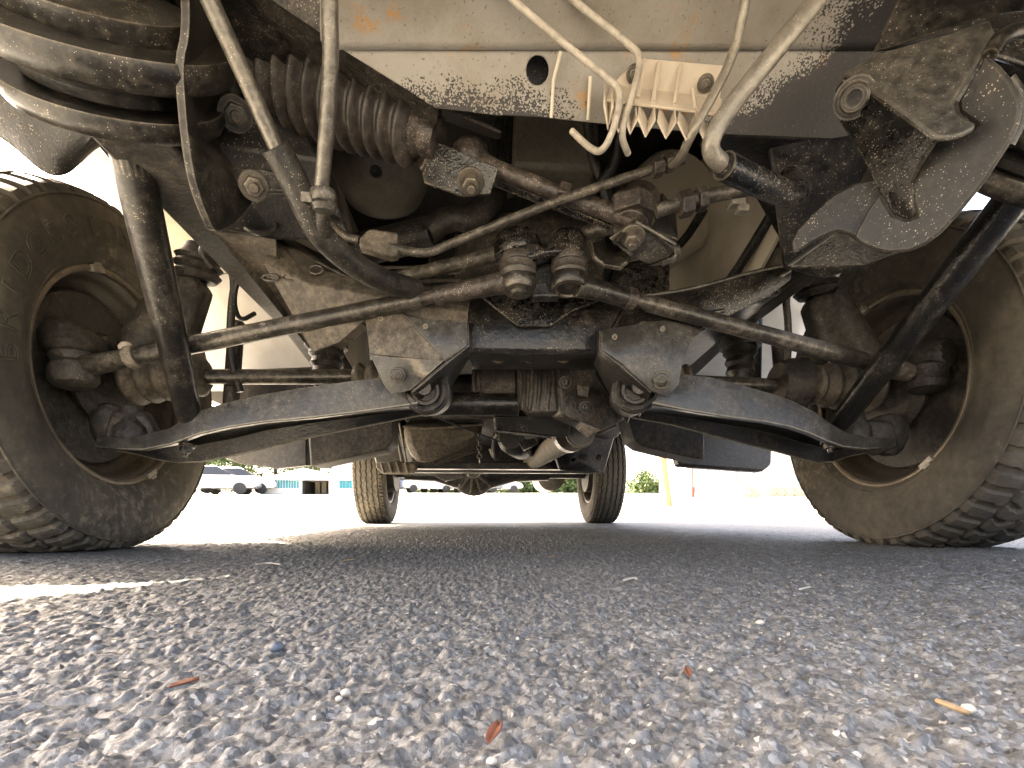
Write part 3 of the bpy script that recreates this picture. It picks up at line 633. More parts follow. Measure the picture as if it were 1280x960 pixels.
mb = MB().box(V((0, .34, .86)), 1.9, .18, .03); part(mb, 'radiator_support', 'bitumen', bevel=.004)
# left bracket: plate hanging beside the bushing
mb = MB().plate(PP([(236, -30, .52), (238, 40, .535), (228, 82, .545), (236, 180, .58), (246, 235, .60), (266, 287, .635), (276, 290, .65), (300, 276, .68), (322, 244, .70), (290, 232, .70), (268, 205, .70), (268, 100, .66), (270, -30, .62)]), .008, rnd=2)
lbk = part(mb, 'tension_rod_bracket', 'dark', bevel=.003)
mb = MB().plate(PP([(268, 205, .66), (330, 210, .66), (372, 222, .67), (376, 240, .67), (330, 240, .665), (268, 228, .66)]), .008); part(mb, 'bracket_arm', 'dark', lbk, bevel=.003)
mb = MB().bolt(P(317, 232, .66), P(319, 245, .60) - P(317, 232, .66), .0125, .016, 1.4); part(mb, 'bracket_bolt', 'zinc', lbk, bevel=.001)
mb = MB().bolt(P(294, 142, .66), P(300, 160, .60) - P(294, 142, .66), .0135, .014, 1.5); part(mb, 'bracket_bolt', 'dark', lbk, bevel=.001)
mb = MB().plate(PP([(262, 60, .69), (330, 70, .72), (400, 200, .74), (440, 300, .80), (345, 300, .82), (270, 285, .76), (256, 180, .70)]), .02); part(mb, 'bracket_root', 'bitumen', lbk, bevel=.004)
mb = MB().tube(PP([(327, 262, .80), (312, 264, .79), (300, 276, .785), (312, 290, .785), (340, 292, .80), (346, 282, .80), (340, 270, .80), (327, 262, .80)]), .004, 8, 2); part(mb, 'opening_rim', 'rod', lbk)
# right bracket: folded hook plates
yt = lambda x, y: .535 - .00035 * (x - 1055) - .0002 * (y - 89)
yd = lambda x, y: yt(x, y) + .00055 * max(0, y - (89 + .72 * (x - 1055)))
yh = lambda x, y: .474 + .0005 * (1222 - x) + .0001 * (y - 155)
PL = lambda f, l, o=0: [P(x, y, f(x, y) + o) for x, y in l]
mb = MB().plate(PL(yt, [(1055, 89), (1096, 66), (1172, 45), (1238, 24), (1246, 42), (1228, 67), (1205, 108), (1193, 126), (1196, 140), (1221, 153), (1218, 160), (1205, 167), (1188, 172), (1170, 172), (1140, 150)]), .006); rbk = part(mb, 'tow_hook_bracket', 'arm', bevel=.003)
mb = MB().plate(PL(yd, [(1056, 91), (1140, 152), (1168, 173), (1150, 205), (1139, 230), (1140, 252), (1146, 268), (1134, 275), (1116, 269), (1098, 238), (1072, 188), (1050, 155), (1042, 138), (1043, 112)]), .006); part(mb, 'folded_plate', 'blackwet', rbk, bevel=.002)  # darker material puts the shade of this downward fold into its colour
mb = MB().plate(PL(yh, [(1172, 174), (1190, 174), (1208, 169), (1222, 157), (1199, 140), (1197, 127), (1209, 108), (1232, 68), (1250, 82), (1264, 98), (1274, 118), (1277, 135), (1274, 152), (1266, 172), (1232, 225), (1198, 267), (1176, 291), (1156, 306), (1136, 314), (1110, 316), (1094, 313), (1080, 307), (1066, 298), (1084, 262), (1100, 242), (1116, 269), (1134, 275), (1147, 270), (1141, 252), (1140, 230), (1152, 205)], .004), .006); part(mb, 'hook_plate', 'satin', rbk, bevel=.003)
mb = MB().plate(PL(lambda x, y: .565 + .0004 * (1110 - x) + .0001 * (y - 262), [(1096, 222), (1070, 228), (1045, 240), (1018, 264), (996, 288), (989, 300), (992, 318), (1012, 304), (1030, 295), (1046, 289), (1060, 292), (1076, 303), (1098, 302), (1112, 262)]), .006); part(mb, 'hook_tongue', 'satin', rbk, bevel=.003)
mb = MB().tube(PP([(1236, 70, .478), (1250, 46, .478), (1275, 36, .48), (1310, 40, .49)]), .007, 10, 2).tube(PP([(1262, 98, .475), (1277, 118, .475), (1279, 150, .478), (1262, 182, .486)]), .0045, 10, 2); part(mb, 'rolled_edge', 'dark', rbk)
mb = MB().lathe(P(1068, 122, .535), P(1064, 130, .45) - P(1068, 122, .535), [(0, .02), (.004, .02), (.004, .0145), (.016, .0145), (.018, .012), (.018, .008), (.008, .008)], 16); part(mb, 'weld_nut', 'dark', rbk)
mb = MB().plate(PP([(1030, 60, .60), (1200, -40, .56), (1400, -40, .56), (1400, 120, .58), (1240, 70, .58), (1180, 190, .62), (1165, 270, .64), (1140, 312, .66), (1080, 335, .70), (1030, 348, .75), (980, 335, .78), (960, 180, .68)]), .012); part(mb, 'bracket_root', 'black', rbk, bevel=.004)
mb = MB().plate(PL(lambda x, y: .548 - .0003 * (x - 1090) + .0005 * (y - 68), [(1090, 68), (1112, 20), (1140, -40), (1400, -60), (1400, 25), (1290, 14), (1238, 20), (1172, 42)]), .006); part(mb, 'upper_plate', 'dark', rbk, bevel=.002)
# --- dark splash guard at the front of the left wheel arch
mb = MB().loft([PP([(-40, 80, .70), (10, 100, .70), (70, 130, .71), (130, 165, .72), (150, 170, .74)]), PP([(-40, 130, .74), (8, 150, .74), (40, 195, .75), (88, 205, .76), (122, 178, .78)]), PP([(-40, 150, .76), (15, 175, .76), (58, 222, .76), (80, 220, .77), (100, 200, .78)])])
part(mb, 'splash_guard', 'bitumen', solid=.006, sub=2)
# --- dark things above the rails
mb = MB().plate(PP([(885, 170, .66), (1060, 176, .66), (1060, 300, .80), (1000, 335, .85), (975, 300, .85), (940, 240, .80)]), .01); part(mb, 'rail_front_plate', 'black', bevel=.002)
mb = MB().plate(PP([(120, 180, .80), (240, 170, .80), (262, 290, .82), (235, 262, .82), (150, 215, .80)]), .008); part(mb, 'fender_brace', 'black', bevel=.002)

# --- under-bonnet shapes behind the steering
mb = MB().lathe(P(470, 130, .98), V((.10, -.06, -1)), [(0, .10), (.06, .105), (.13, .095), (.18, .07), (.20, .03), (.203, .002)], 36); part(mb, 'reservoir', 'tank')
mb = MB().box(P(690, 190, 1.0), .165, .10, .13); part(mb, 'air_box', 'tank', bevel=.01)
mb = MB().box(P(752, 215, .99), .035, .03, .15).box(P(735, 200, 1.0), .07, .04, .02); part(mb, 'air_box_bracket', 'dark', bevel=.003)
mb = MB().lathe(P(850, 250, 1.10), V((-.2, .9, .1)), [(0, .10), (.012, .11), (.10, .115), (.2, .1)], 36); part(mb, 'brake_servo', 'cream')
mb = MB().tube(PP([(535, 290, .95), (560, 272, .95), (590, 276, .95), (612, 255, .97), (625, 230, 1.0)]), .022, 14, 2); part(mb, 'radiator_hose', 'rubber')
mb = MB().tube(PP([(440, 315, 1.0), (500, 300, 1.0), (545, 290, .96)]), .03, 14, 1); part(mb, 'radiator_hose', 'bitumen')
for k in range(4):
    mb = MB().tube(PP([(470, 335 + k * 9, 1.0), (640, 330 + k * 9, 1.0)]), .003, 6, 0); part(mb, 'cooler_fin', 'dark')
mb = MB().box(V((.02, 1.25, .58)), .42, .34, .26); part(mb, 'engine_block', 'bitumen', bevel=.02)
mb = MB().box(V((.02, 1.05, .56)), .30, .12, .22); part(mb, 'timing_cover', 'cast', bevel=.03)
mb = MB().plate(PP([(765, 335, .98), (838, 330, .98), (838, 372, .98), (760, 372, .98)]), .03); part(mb, 'engine_mount', 'blackwet', bevel=.004)
mb = MB().tube(PP([(955, 150, .70), (960, 190, .75), (985, 225, .80), (982, 250, .82)]), .007, 10, 2); part(mb, 'loom_hose', 'rubber')
mb = MB().tube(PP([(880, 262, 1.02), (850, 310, 1.10), (800, 332, 1.12), (770, 335, 1.15)]), .009, 10, 2); part(mb, 'brake_cable', 'bitumen')
mb = MB().tube(PP([(975, 250, .84), (930, 325, .93), (905, 360, .98)]), .009, 10, 1); part(mb, 'wiring_conduit', 'bitumen')
mb = MB().box(P(920, 254, .70), .02, .02, .012).box(P(927, 262, .70), .016, .016, .01); part(mb, 'cable_clip', 'weight', bevel=.002)

# --- driveshafts, hubs and front diff
def axle(sx):
    z = .352; par = None
    xin, xout = (.20, .66) if sx < 0 else (.30, .60)
    mb = MB().tube([V((sx * xin, AX, z + .004)), V((sx * xout, AX, z - .004))], .0155, 18, 0); sh = part(mb, 'drive_shaft', 'rod')
    def bel(x0, x1, r0, r1, k):
        pr = []
        for i in range(k * 8 + 1):
            t = i / (k * 8); pr.append((abs(x1 - x0) * t, r0 + (r1 - r0) * t + .013 * (abs(math.sin(math.pi * k * t)) ** 1.3 - .6)))
        return MB().lathe(V((sx * x0, AX, z)), V((sx * (1 if x1 > x0 else -1), 0, 0)), pr, 32)
    part(bel(.785, .635, .060, .036, 5), 'joint_boot', 'boot_tan', sh, ang=80)
    mb = MB().lathe(V((sx * .78, AX, z)), V((sx, 0, 0)), [(-.012, .052), (-.008, .055), (.0, .055), (.004, .05)], 32); part(mb, 'boot_clamp', 'tan', sh)
    part(bel(.20, .345, .055, .022, 5) if sx < 0 else bel(.285, .37, .052, .032, 4), 'joint_boot', 'boot_tan', sh, ang=80)
    if sx > 0:
        mb = MB().lathe(V((.56, AX, z)), V((1, 0, 0)), [(0, .02), (.006, .045), (.02, .055), (.06, .058)], 32); part(mb, 'hub_flange', 'drum', sh)
axle(-1); axle(1)
mb = MB().plate(PP([(592, 458, 1.10), (646, 458, 1.10), (646, 492, 1.10), (592, 492, 1.10)]), .05); dif = part(mb, 'front_differential', 'rusty', bevel=.004)
for x in (600, 606, 612):
    mb = MB().plate(PP([(x - 10, 458, 1.09), (x - 6, 458, 1.09), (x - 6, 490, 1.09), (x - 10, 490, 1.09)]), .02); part(mb, 'casting_rib', 'rusty', dif, bevel=.001)
mb = MB().tube([P(520, 505, 1.12), P(648, 505, 1.12)], .026, 20, 0); part(mb, 'axle_tube', 'black', dif)
mb = MB().plate(PP([(646, 458, 1.08), (700, 458, 1.08), (702, 490, 1.07), (700, 516, 1.08), (662, 516, 1.08), (646, 500, 1.08)]), .06); part(mb, 'oily_casting', 'cast', dif, bevel=.006)
for x in (655, 664, 674, 686):
    mb = MB().tube(PP([(x, 458, 1.076), (x + 1, 485, 1.072), (x - 2, 512, 1.08)]), .005, 8, 1); part(mb, 'casting_rib', 'cast' if x != 655 else 'rusty', dif)
mb = MB().plate(PP([(697, 456, 1.06), (745, 456, 1.07), (768, 492, 1.08), (775, 532, 1.10), (748, 545, 1.10), (728, 530, 1.06), (702, 520, 1.06), (698, 490, 1.05)]), .06); part(mb, 'cover', 'cast', dif, bevel=.008)
mb = MB().plate(PP([(720, 480, 1.045), (738, 482, 1.045), (737, 498, 1.05), (722, 496, 1.05)]), .02); part(mb, 'boss', 'cast', dif, bevel=.004)
mb = MB().plate(PP([(728, 528, 1.045), (752, 538, 1.05), (735, 548, 1.06), (722, 538, 1.05)]), .02); part(mb, 'lug', 'tan', dif, bevel=.003)
for x, y in ((706, 478), (731, 509)):
    mb = MB().bolt(P(x, y, 1.052), V((0, -1, -.2)), .0095, .012, 1.5); part(mb, 'cover_bolt', 'cast', dif, bevel=.001)
mb = MB().plate(PP([(617, 521, 1.16), (712, 517, 1.16), (712, 546, 1.18), (690, 546, 1.18), (620, 538, 1.18)]), .05); part(mb, 'skid_plate', 'bitumen', dif, bevel=.004)
mb = MB().tube(PP([(540, 521, 1.20), (616, 523, 1.20)]), .003, 8, 0).tube(PP([(618, 523, 1.17), (619, 539, 1.18), (690, 547, 1.18)]), .0028, 8, 0); part(mb, 'plate_edge', 'rod', dif)
mb = MB().lathe(P(724, 541, 1.3), V((0, -1, -.15)), [(0, .036), (.02, .038), (.02, .032), (.03, .032)], 28); part(mb, 'output_flange', 'black', dif)
mb = MB().plate(PP([(742, 452, 1.0), (756, 450, .99), (790, 512, 1.06), (784, 530, 1.12), (762, 500, 1.08), (744, 470, 1.04)]), .01); part(mb, 'mount_strap', 'dark', dif, bevel=.002)

# --- knuckles
def blob(name, mat, segs, par=T, n=14, sub=1):
    mb = MB()
    for pts, rs in segs: mb.tube(pts, rs, n, 0)
    return part(mb, name, mat, par, sub=sub, ang=60)
def knuckle(sx):
    W = lambda x, y, z: V((sx * x, AX + y, AZ + z))
    mb = MB().lathe(W(.80, 0, 0), V((sx, 0, 0)), [(0, .055), (.008, .085), (.03, .092), (.05, .08)], 32); k = part(mb, 'knuckle', 'drum')
    mb = MB().lathe(W(.855, 0, 0), V((sx, 0, 0)), [(0, .06), (.004, .165), (.012, .170), (.03, .165)], 40); part(mb, 'dust_shield', 'drum', k)
    mb = MB().tube([W(.78, -.01, .03), W(.74, -.01, .10), W(.70, .0, .17), W(.69, .01, .235)], [.04, .042, .04, .026], 14, 0); part(mb, 'upper_post', 'drum', k, sub=1)
    mb = MB().tube([W(.80, -.02, -.05), W(.80, -.03, -.11), W(.79, -.02, -.145)], [.045, .04, .028], 12, 0); part(mb, 'lower_post', 'drum', k, sub=1)
    mb = MB().tube([W(.80, -.05, .03), W(.82, -.12, .045), W(.83, -.15, .045)], [.04, .034, .036], 12, 0); part(mb, 'steering_arm', 'drum', k, sub=1)
    mb = MB().plate([W(.80, -.06, -.13), W(.77, -.08, -.08), W(.72, -.06, -.075), W(.70, -.05, -.12), W(.75, -.05, -.15)], .03); part(mb, 'caliper_bracket', 'drum', k, bevel=.008)
    mb = MB().plate([W(.745, -.03, .08), W(.655, -.03, .09), W(.63, -.02, .19), W(.66, -.01, .225), W(.73, -.02, .21), W(.75, -.03, .14)], .05); part(mb, 'caliper', 'drum', k, bevel=.012)
    mb = MB().lathe(W(.655, 0, .205), V((-.12 * sx, -.1, 1)), [(0, .034), (.012, .044), (.02, .036), (.028, .046), (.036, .037), (.044, .043), (.052, .032), (.07, .024)], 28); part(mb, 'upper_ball_joint', 'rubber', k)
    mb = MB().tube([W(.655, 0, .28), W(.60, .02, .31), W(.50, .03, .31)], [.022, .026, .03], 12, 0); part(mb, 'upper_arm', 'drum', k, sub=1)
    mb = MB().tube([W(.60, -.05, .21), W(.615, -.07, .235), W(.585, -.06, .25), W(.56, -.04, .20), W(.575, -.03, .13), W(.585, -.01, .05), W(.57, 0, -.02)], .0075, 10, 2); part(mb, 'brake_hose', 'rubber', k)
    mb = MB().tube([W(.61, .04, -.10), W(.605, .04, .0), W(.60, .05, .14)], .016, 12, 1); part(mb, 'damper_rod', 'rusty', k)
    mb = MB().bolt(W(.645, -.06, .06), V((0, -1, -.3)), .008, .012); part(mb, 'caliper_bolt', 'drum', k, bevel=.001)
    return k
knuckle(-1); knuckle(1)
# shock absorber between the arm and the frame (left) and its twin
for x in (408, 925):
    mb = MB().lathe(P(x, 432, 1.16), V((0, 0, -1)), [(-.10, .04), (-.02, .04), (-.01, .046), (.006, .046), (.006, .036), (.02, .038), (.028, .03), (.04, .034), (.05, .028), (.062, .032), (.075, .026), (.12, .024)], 28); s_ = part(mb, 'bump_stop', 'rubber')
for q in ([(392, 470, 1.2), (400, 436, 1.2), (415, 438, 1.2), (415, 470, 1.2)],):
    mb = MB().plate(PP(q), .02); part(mb, 'bump_stop_bracket', 'black', s_)

# --- wheels
def tyre_mesh(r, w, rr, seed, mud):
    """profile from the inner bead over the tread to the outer bead, real tread relief"""
    na = 720; hw = w / 2; prof = []
    side = [(rr, .40), (rr + .012, .455), (rr + (r - rr) * .28, .505), (rr + (r - rr) * .52, .520), (rr + (r - rr) * .74, .495), (rr + (r - rr) * .90, .452)]
    for a, b in zip(side[:-1], side[1:]):
        for k in range(4): t = k / 4; prof.append((a[0] + (b[0] - a[0]) * t, -(a[1] + (b[1] - a[1]) * t) * w))
    for k in range(45):
        t = k / 44; x = (-.452 + .904 * t) * w; prof.append((r - .010 * abs(2 * t - 1) ** 3 * (1.6 if mud else 1.) , x))
    prof += [(a, -b) for a, b in prof[:20]][::-1]
    th = np.linspace(0, 2 * np.pi, na, endpoint=False)
    pr = np.array(prof); RR = np.repeat(pr[:, 0][:, None], na, 1); XX = np.repeat(pr[:, 1][:, None], na, 1)
    TH = np.repeat(th[None], len(pr), 0); u = XX / w
    if mud:
        nl = 58; ph = (TH * nl / (2 * np.pi)) % 1; sgn = np.sign(u)
        sh = np.abs(u) > .27
        lug = ((ph + .25 * (sgn > 0)) % 1)
        g = np.where(sh, ((lug + .35 * (np.abs(u) - .27)) % 1 > .60), 0)
        ph2 = (TH * nl / (2 * np.pi) + 1.6 * np.abs(np.abs(u) - .13) * 2) % 1
        g = np.where(~sh, (ph2 > .70) | (np.abs(np.abs(u) - .015) < .012) | (np.abs(np.abs(u) - .25) < .018), g)
        tread = RR > (rr + (r - rr) * .80)
        RR = RR - np.where(tread & (g > 0), .006, 0)
        XX = XX - np.where(tread & sh & (g > 0), np.sign(u) * .004, 0)
    else:
        zz = .014 * (np.abs(((TH * 46 / (2 * np.pi)) % 1) - .5) * 2)
        g = np.zeros_like(RR, bool)
        for c in (-.33, -.17, 0, .17, .33): g |= np.abs(u - c - (zz - .007) * 2.4) < .020
        ph = (TH * 92 / (2 * np.pi)) % 1; g |= (np.abs(u) > .37) & (ph > .72)
        tread = RR > (r - .02)
        RR = RR - np.where(tread & g, .008, 0)
    Z = RR * np.sin(TH); Y = RR * np.cos(TH)
    Z = np.maximum(Z, -AZ + .001)
    co = np.stack([XX, Y, Z], -1); m = len(pr)
    idx = np.arange(m * na).reshape(m, na)
    q = np.stack([idx[:-1], np.roll(idx[:-1], -1, 1), np.roll(idx[1:], -1, 1), idx[1:]], -1).reshape(-1, 4)
    return co.reshape(-1, 3), q
def rim_prof(r, w):
    # (axial from the inner edge, radius)
    return [(-.002, r - .006), (-.006, r - .001), (-.005, r + .005), (.000, r + .007), (.005, r + .003), (.007, r - .006), (.012, r - .012), (.03, r - .015), (.048, r - .022), (.056, r - .036), (.09, r - .038), (.13, r - .036), (.14, r - .045), (.142, r - .085), (.135, r - .12), (.12, .06), (.12, .001)]
def wheel(name, x, y, sx, rad, w, rr, mud, mat, weights=()):
    c = V((x, y, AZ)); e = empty(name, c); attach(e, T)
    co, q = tyre_mesh(rad, w, rr, 1, mud)
    mb = MB(); mb.v = [tuple(c + V((p[0] * 1, p[1], p[2]))) for p in co]; mb.f = [tuple(f) for f in q]
    ty = part(mb, 'tyre', mat, e, ang=32)
    inner = c + V((-sx * w * .40, 0, 0))
    mb = MB().lathe(inner, V((sx, 0, 0)), rim_prof(rr, w)[5:], 96, cap=False); part(mb, 'rim', 'barrel', e, ang=60)
    mb = MB().lathe(inner, V((sx, 0, 0)), rim_prof(rr, w)[:6], 96, cap=False); part(mb, 'rim_lip', 'rim', e, ang=60)
    # bead rings and shoulder line on the inner sidewall
    mb = MB()
    for rad_, off in ((rr + .017, .460), (rr + (rad - rr) * .80, .484)):
        pts = [c + V((-sx * w * off, rad_ * math.cos(a), max(rad_ * math.sin(a), -AZ + .002))) for a in np.linspace(0, 2 * math.pi, 97)]
        mb.tube(pts, .0022, 6, 0, cap=False)
    part(mb, 'sidewall_ridge', mat, e)
    for ang in weights:
        a = R(ang); ax = (V((0, -math.sin(a), math.cos(a))), V((1, 0, 0)), V((0, math.cos(a), math.sin(a))))
        p = inner + V((-sx * .004, (rr - .001) * math.cos(a), (rr - .001) * math.sin(a)))
        mb = MB().box(p, .034, .012, .013, ax).box(p + ax[2] * .008, .018, .015, .008, ax); part(mb, 'wheel_weight', 'weight', e, bevel=.002)
    return e
XF = .81 + .235 * .40
wl_ = wheel('front_wheel', -XF, AX, -1, AR, .235, .206, True, 'tyre', (108, -62))
wr_ = wheel('front_wheel', XF, AX, 1, AR, .235, .206, True, 'tyre', (75, -125))
wheel('rear_wheel', -.745, RX, -1, .345, .19, .20, False, 'tyre_rear')
wheel('rear_wheel', .725, RX, 1, .345, .19, .20, False, 'tyre_rear')
# moulded lettering on the inner sidewall of the left front tyre
def letter_arc(text, par, x, sx, c, rad, a0, da, size):
    for i, ch in enumerate(text):
        cu = bpy.data.curves.new('t', 'FONT'); cu.body = ch; cu.size = size; cu.align_x = 'CENTER'
        cu.fill_mode = 'NONE'; cu.bevel_depth = .0011; cu.bevel_resolution = 1; cu.resolution_u = 4
        ob = bpy.data.objects.new('t', cu); COL.objects.link(ob)
        bpy.context.view_layer.update()
        me = bpy.data.meshes.new_from_object(ob.evaluated_get(bpy.context.evaluated_depsgraph_get()))
        a = a0 + da * i; mb = MB()
        for v in me.vertices:
            rr = rad + v.co.y * 1.05; aa = a - v.co.x * 1.15 / rad      # clockwise seen from the inside
            mb.v.append((x - sx * v.co.z, c[1] + rr * math.cos(aa), c[2] + rr * math.sin(aa)))
        mb.f = [tuple(p.vertices) for p in me.polygons]
        bpy.data.objects.remove(ob); bpy.data.meshes.remove(me); bpy.data.curves.remove(cu)
        part(mb, 'letter', 'tyre', par, ang=80)
_pa = PX(6, 440, -.79); _pb = PX(152, 292, -.79)
_a0 = math.atan2(_pa.z - AZ, _pa.y - AX) % (2 * math.pi); _a1 = math.atan2(_pb.z - AZ, _pb.y - AX)
letter_arc('BRIDGESTONE', wl_, -.7815, -1, (0, AX, AZ), .258, _a0, (_a1 - _a0) / 9., .046)

# --- boxes and mud flaps under the sills
mb = MB().plate(PP([(262, 560, 1.75), (383, 540, 1.70), (383, 582, 1.70), (345, 586, 1.72), (300, 580, 1.75), (281, 573, 1.76)]), .05); part(mb, 'mud_flap', 'rubber', bevel=.004)
mb = MB().plate(PP([(384, 535, 1.62), (490, 520, 1.60), (490, 553, 1.60), (482, 562, 1.60), (388, 583, 1.62)]), .30, back=V((0, -.12, 0))); part(mb, 'step_box', 'drum', bevel=.006)
mb = MB().plate(PP([(784, 520, 1.62), (881, 530, 1.62), (881, 575, 1.62), (845, 568, 1.62), (804, 558, 1.62), (793, 550, 1.62)]), .12, back=V((0, -.12, 0))); part(mb, 'step_box', 'drum', bevel=.006)
mb = MB().plate(PP([(860, 535, 1.95), (965, 545, 1.95), (964, 582, 1.95), (953, 590, 1.95), (850, 583, 1.95), (846, 570, 1.95)]), .06); part(mb, 'mud_flap', 'rubber', bevel=.01)

# --- drivetrain and rear suspension further back
mb = MB().rings([PP([(503, 531, 2.1), (604, 528, 2.1), (600, 552, 2.1), (540, 578, 2.1), (520, 580, 2.1), (508, 560, 2.1)]),
                 PP([(505, 525, 2.7), (604, 522, 2.7), (600, 548, 2.7), (545, 565, 2.7), (525, 568, 2.7), (508, 555, 2.7)])]); tk = part(mb, 'fuel_tank', 'tan', bevel=.03)
for k in range(3):
    mb = MB().tube(PP([(545 + k * 8, 581 - k * 5, 2.08), (600, 562 - k * 5, 2.08)]), .005, 8, 0); part(mb, 'tank_strap', 'dark', tk)
mb = MB().tube(PP([(504, 533, 2.09), (540, 536, 2.09), (604, 530, 2.09)]), .006, 8, 1); part(mb, 'tank_seam', 'tan', tk)
a, b = P(662, 580, 2.9), P(712, 545, 1.5)
mb = MB().tube([a, b], .042, 22, 0); ds = part(mb, 'propeller_shaft', 'tan')
mb = MB().tube([b, b.lerp(a, -.04)], .05, 22, 0); part(mb, 'shaft_joint', 'rod', ds)
mb = MB().lathe(P(640, 545, 2.0), P(660, 560, 2.4) - P(640, 545, 2.0), [(0, .05), (.05, .07), (.25, .07), (.3, .05)], 24); part(mb, 'transmission', 'bitumen')
mb = MB().plate(PP([(648, 552, 1.95), (655, 563, 1.95), (672, 555, 1.95), (668, 548, 1.95)]), .02); part(mb, 'heat_shield', 'rod')
mb = MB().tube(PP([(548, 523, 1.55), (580, 535, 1.7), (625, 552, 1.9)]), .003, 8, 1); part(mb, 'cable', 'rod')
ch = MB()
q0, q1 = P(598, 540, 2.0), P(600, 578, 2.0)
for k in range(7):
    c = q0.lerp(q1, (k + .5) / 7); w = V((.009, 0, 0)) if k % 2 else V((0, .009, 0)); h = (q1 - q0) / 7 * .62
    ch.tube([c - h, c - h * .4 + w, c + h * .4 + w, c + h, c + h * .4 - w, c - h * .4 - w, c - h], .0032, 6, 1)
part(ch, 'hanging_chain', 'rod')
mb = MB().box((P(478, 585, 2.6) + P(745, 585, 2.6)) / 2 + V((0, .03, .012)), (P(745, 585, 2.6) - P(478, 585, 2.6)).length, .06, .034); cb = part(mb, 'rear_crossbar', 'dark', bevel=.004)
mb = MB().box((P(515, 590, 2.57) + P(742, 590, 2.57)) / 2, (P(742, 590, 2.57) - P(515, 590, 2.57)).length, .05, .012); part(mb, 'crossbar_lip', 'arm', cb, bevel=.003)
mb = MB().plate(PP([(470, 576, 2.5), (518, 578, 2.5), (521, 586, 2.5), (515, 592, 2.5), (478, 592, 2.5), (470, 585, 2.5)]), .05); hb = part(mb, 'spring_hanger', 'tan', bevel=.006)
for k in range(4):
    mb = MB().tube(PP([(476 + k * 10, 578, 2.49), (480 + k * 10, 591, 2.49)]), .006, 6, 0); part(mb, 'hanger_rib', 'tan', hb)
mb = MB().plate(PP([(468, 528, 2.2), (492, 526, 2.2), (505, 576, 2.4), (470, 580, 2.4), (465, 560, 2.3)]), .03); part(mb, 'frame_bracket', 'arm', hb, bevel=.006)
for x in (493, 499):
    mb = MB().tube(PP([(x, 528, 2.18), (x + 9, 576, 2.38)]), .006, 8, 0); part(mb, 'bracket_rib', 'arm', hb)
mb = MB().plate(PP([(690, 552, 2.3), (725, 545, 2.3), (770, 520, 2.3), (790, 530, 2.4), (768, 548, 2.45), (755, 592, 2.45), (700, 588, 2.4)]), .03, [(P(717, 575, 2.35), .012)]); part(mb, 'frame_bracket', 'black', bevel=.006)
for x, y in ((731, 572), (749, 572)):
    mb = MB().bolt(P(x, y, 2.36), V((0, -1, 0)), .011, .014); part(mb, 'frame_bolt', 'dark', bevel=.001)
mb = MB().tube([V((-.68, RX, AZ)), V((.68, RX, AZ))], .042, 20, 0); ra = part(mb, 'rear_axle', 'dark')
dc = P(592, 600, RX - .12); dc = V((dc.x, RX, AZ - .01))
mb = MB().lathe(dc + V((0, -.17, 0)), V((0, 1, 0)), [(0, .035), (.03, .045), (.05, .06), (.09, .12), (.14, .15), (.2, .15), (.26, .12), (.3, .05)], 28); part(mb, 'differential', 'cast', ra)
for k in range(6):
    a = R(20 + k * 30 + 180); mb = MB().tube([dc + V((math.cos(a) * .045, -.14, math.sin(a) * .045)), dc + V((math.cos(a) * .14, -.05, math.sin(a) * .14))], .009, 6, 0); part(mb, 'casting_rib', 'tan', ra)
mb = MB().lathe(dc + V((-.45, 0, 0)), V((1, 0, 0)), [(0, .045), (.2, .055), (.33, .10), (.45, .125), (.57, .10), (.72, .055), (.95, .045)], 24); part(mb, 'axle_housing', 'dark', ra)
mb = MB().lathe(dc + V((0, -.24, 0)), V((0, 1, 0)), [(0, .04), (.04, .05), (.07, .035)], 20); part(mb, 'pinion_flange', 'rod', ra)
for sx in (-1, 1):
    mb = MB().lathe(V((sx * .62, RX, AZ)), V((sx, 0, 0)), [(0, .05), (.005, .13), (.06, .135), (.08, .12)], 28); part(mb, 'brake_drum', 'drum', ra)
    for k in range(4):
        pts = [V((sx * .55, RX - .62 + i * .155, AZ + .06 + k * .012 + .06 * ((i - 4) / 4) ** 2)) for i in range(9)]
        mb = MB().tube(pts[k // 2: 9 - k // 2], .028, 4, 0, flat=.18); part(mb, 'leaf_spring', 'dark', bevel=.001)
    mb = MB().tube([V((sx * .60, RX - .05, AZ)), V((sx * .50, RX - .25, .62))], .026, 14, 0); part(mb, 'rear_damper', 'dark')
mb = MB().lathe(P(690, 596, 3.6), V((.0, .25, 0)), [(0, .08), (.01, .092), (.02, .085), (.03, .098), (.4, .098), (.41, .09)], 32); mf = part(mb, 'muffler', 'weight', ang=50)
mb = MB().tube(PP([(684, 582, 3.3), (690, 572, 3.0), (706, 566, 2.7), (705, 552, 2.5)]), .035, 14, 2); part(mb, 'exhaust_pipe', 'rusty', mf)
mb = MB().tube(PP([(615, 560, 2.5), (622, 575, 2.5), (618, 548, 2.4), (625, 540, 2.3)]), .02, 10, 2); part(mb, 'linkage', 'dark')
mb = MB().box(V((.0, 2.4, .52)), .5, .9, .16); part(mb, 'gearbox', 'bitumen', bevel=.04)
mb = MB().plate(PP([(540, 593, 3.2), (575, 590, 3.2), (580, 596, 3.2), (556, 602, 3.2)]), .02); part(mb, 'axle_bracket', 'arm', ra, bevel=.003)

mb = MB().plate(PP([(500, 500, 2.85), (750, 500, 2.85), (748, 584, 2.85), (505, 586, 2.85)]), .25); part(mb, 'dark_gap_filler', 'bitumen', bevel=.04)  # dark block added to close bright gaps under the floor, not a tank

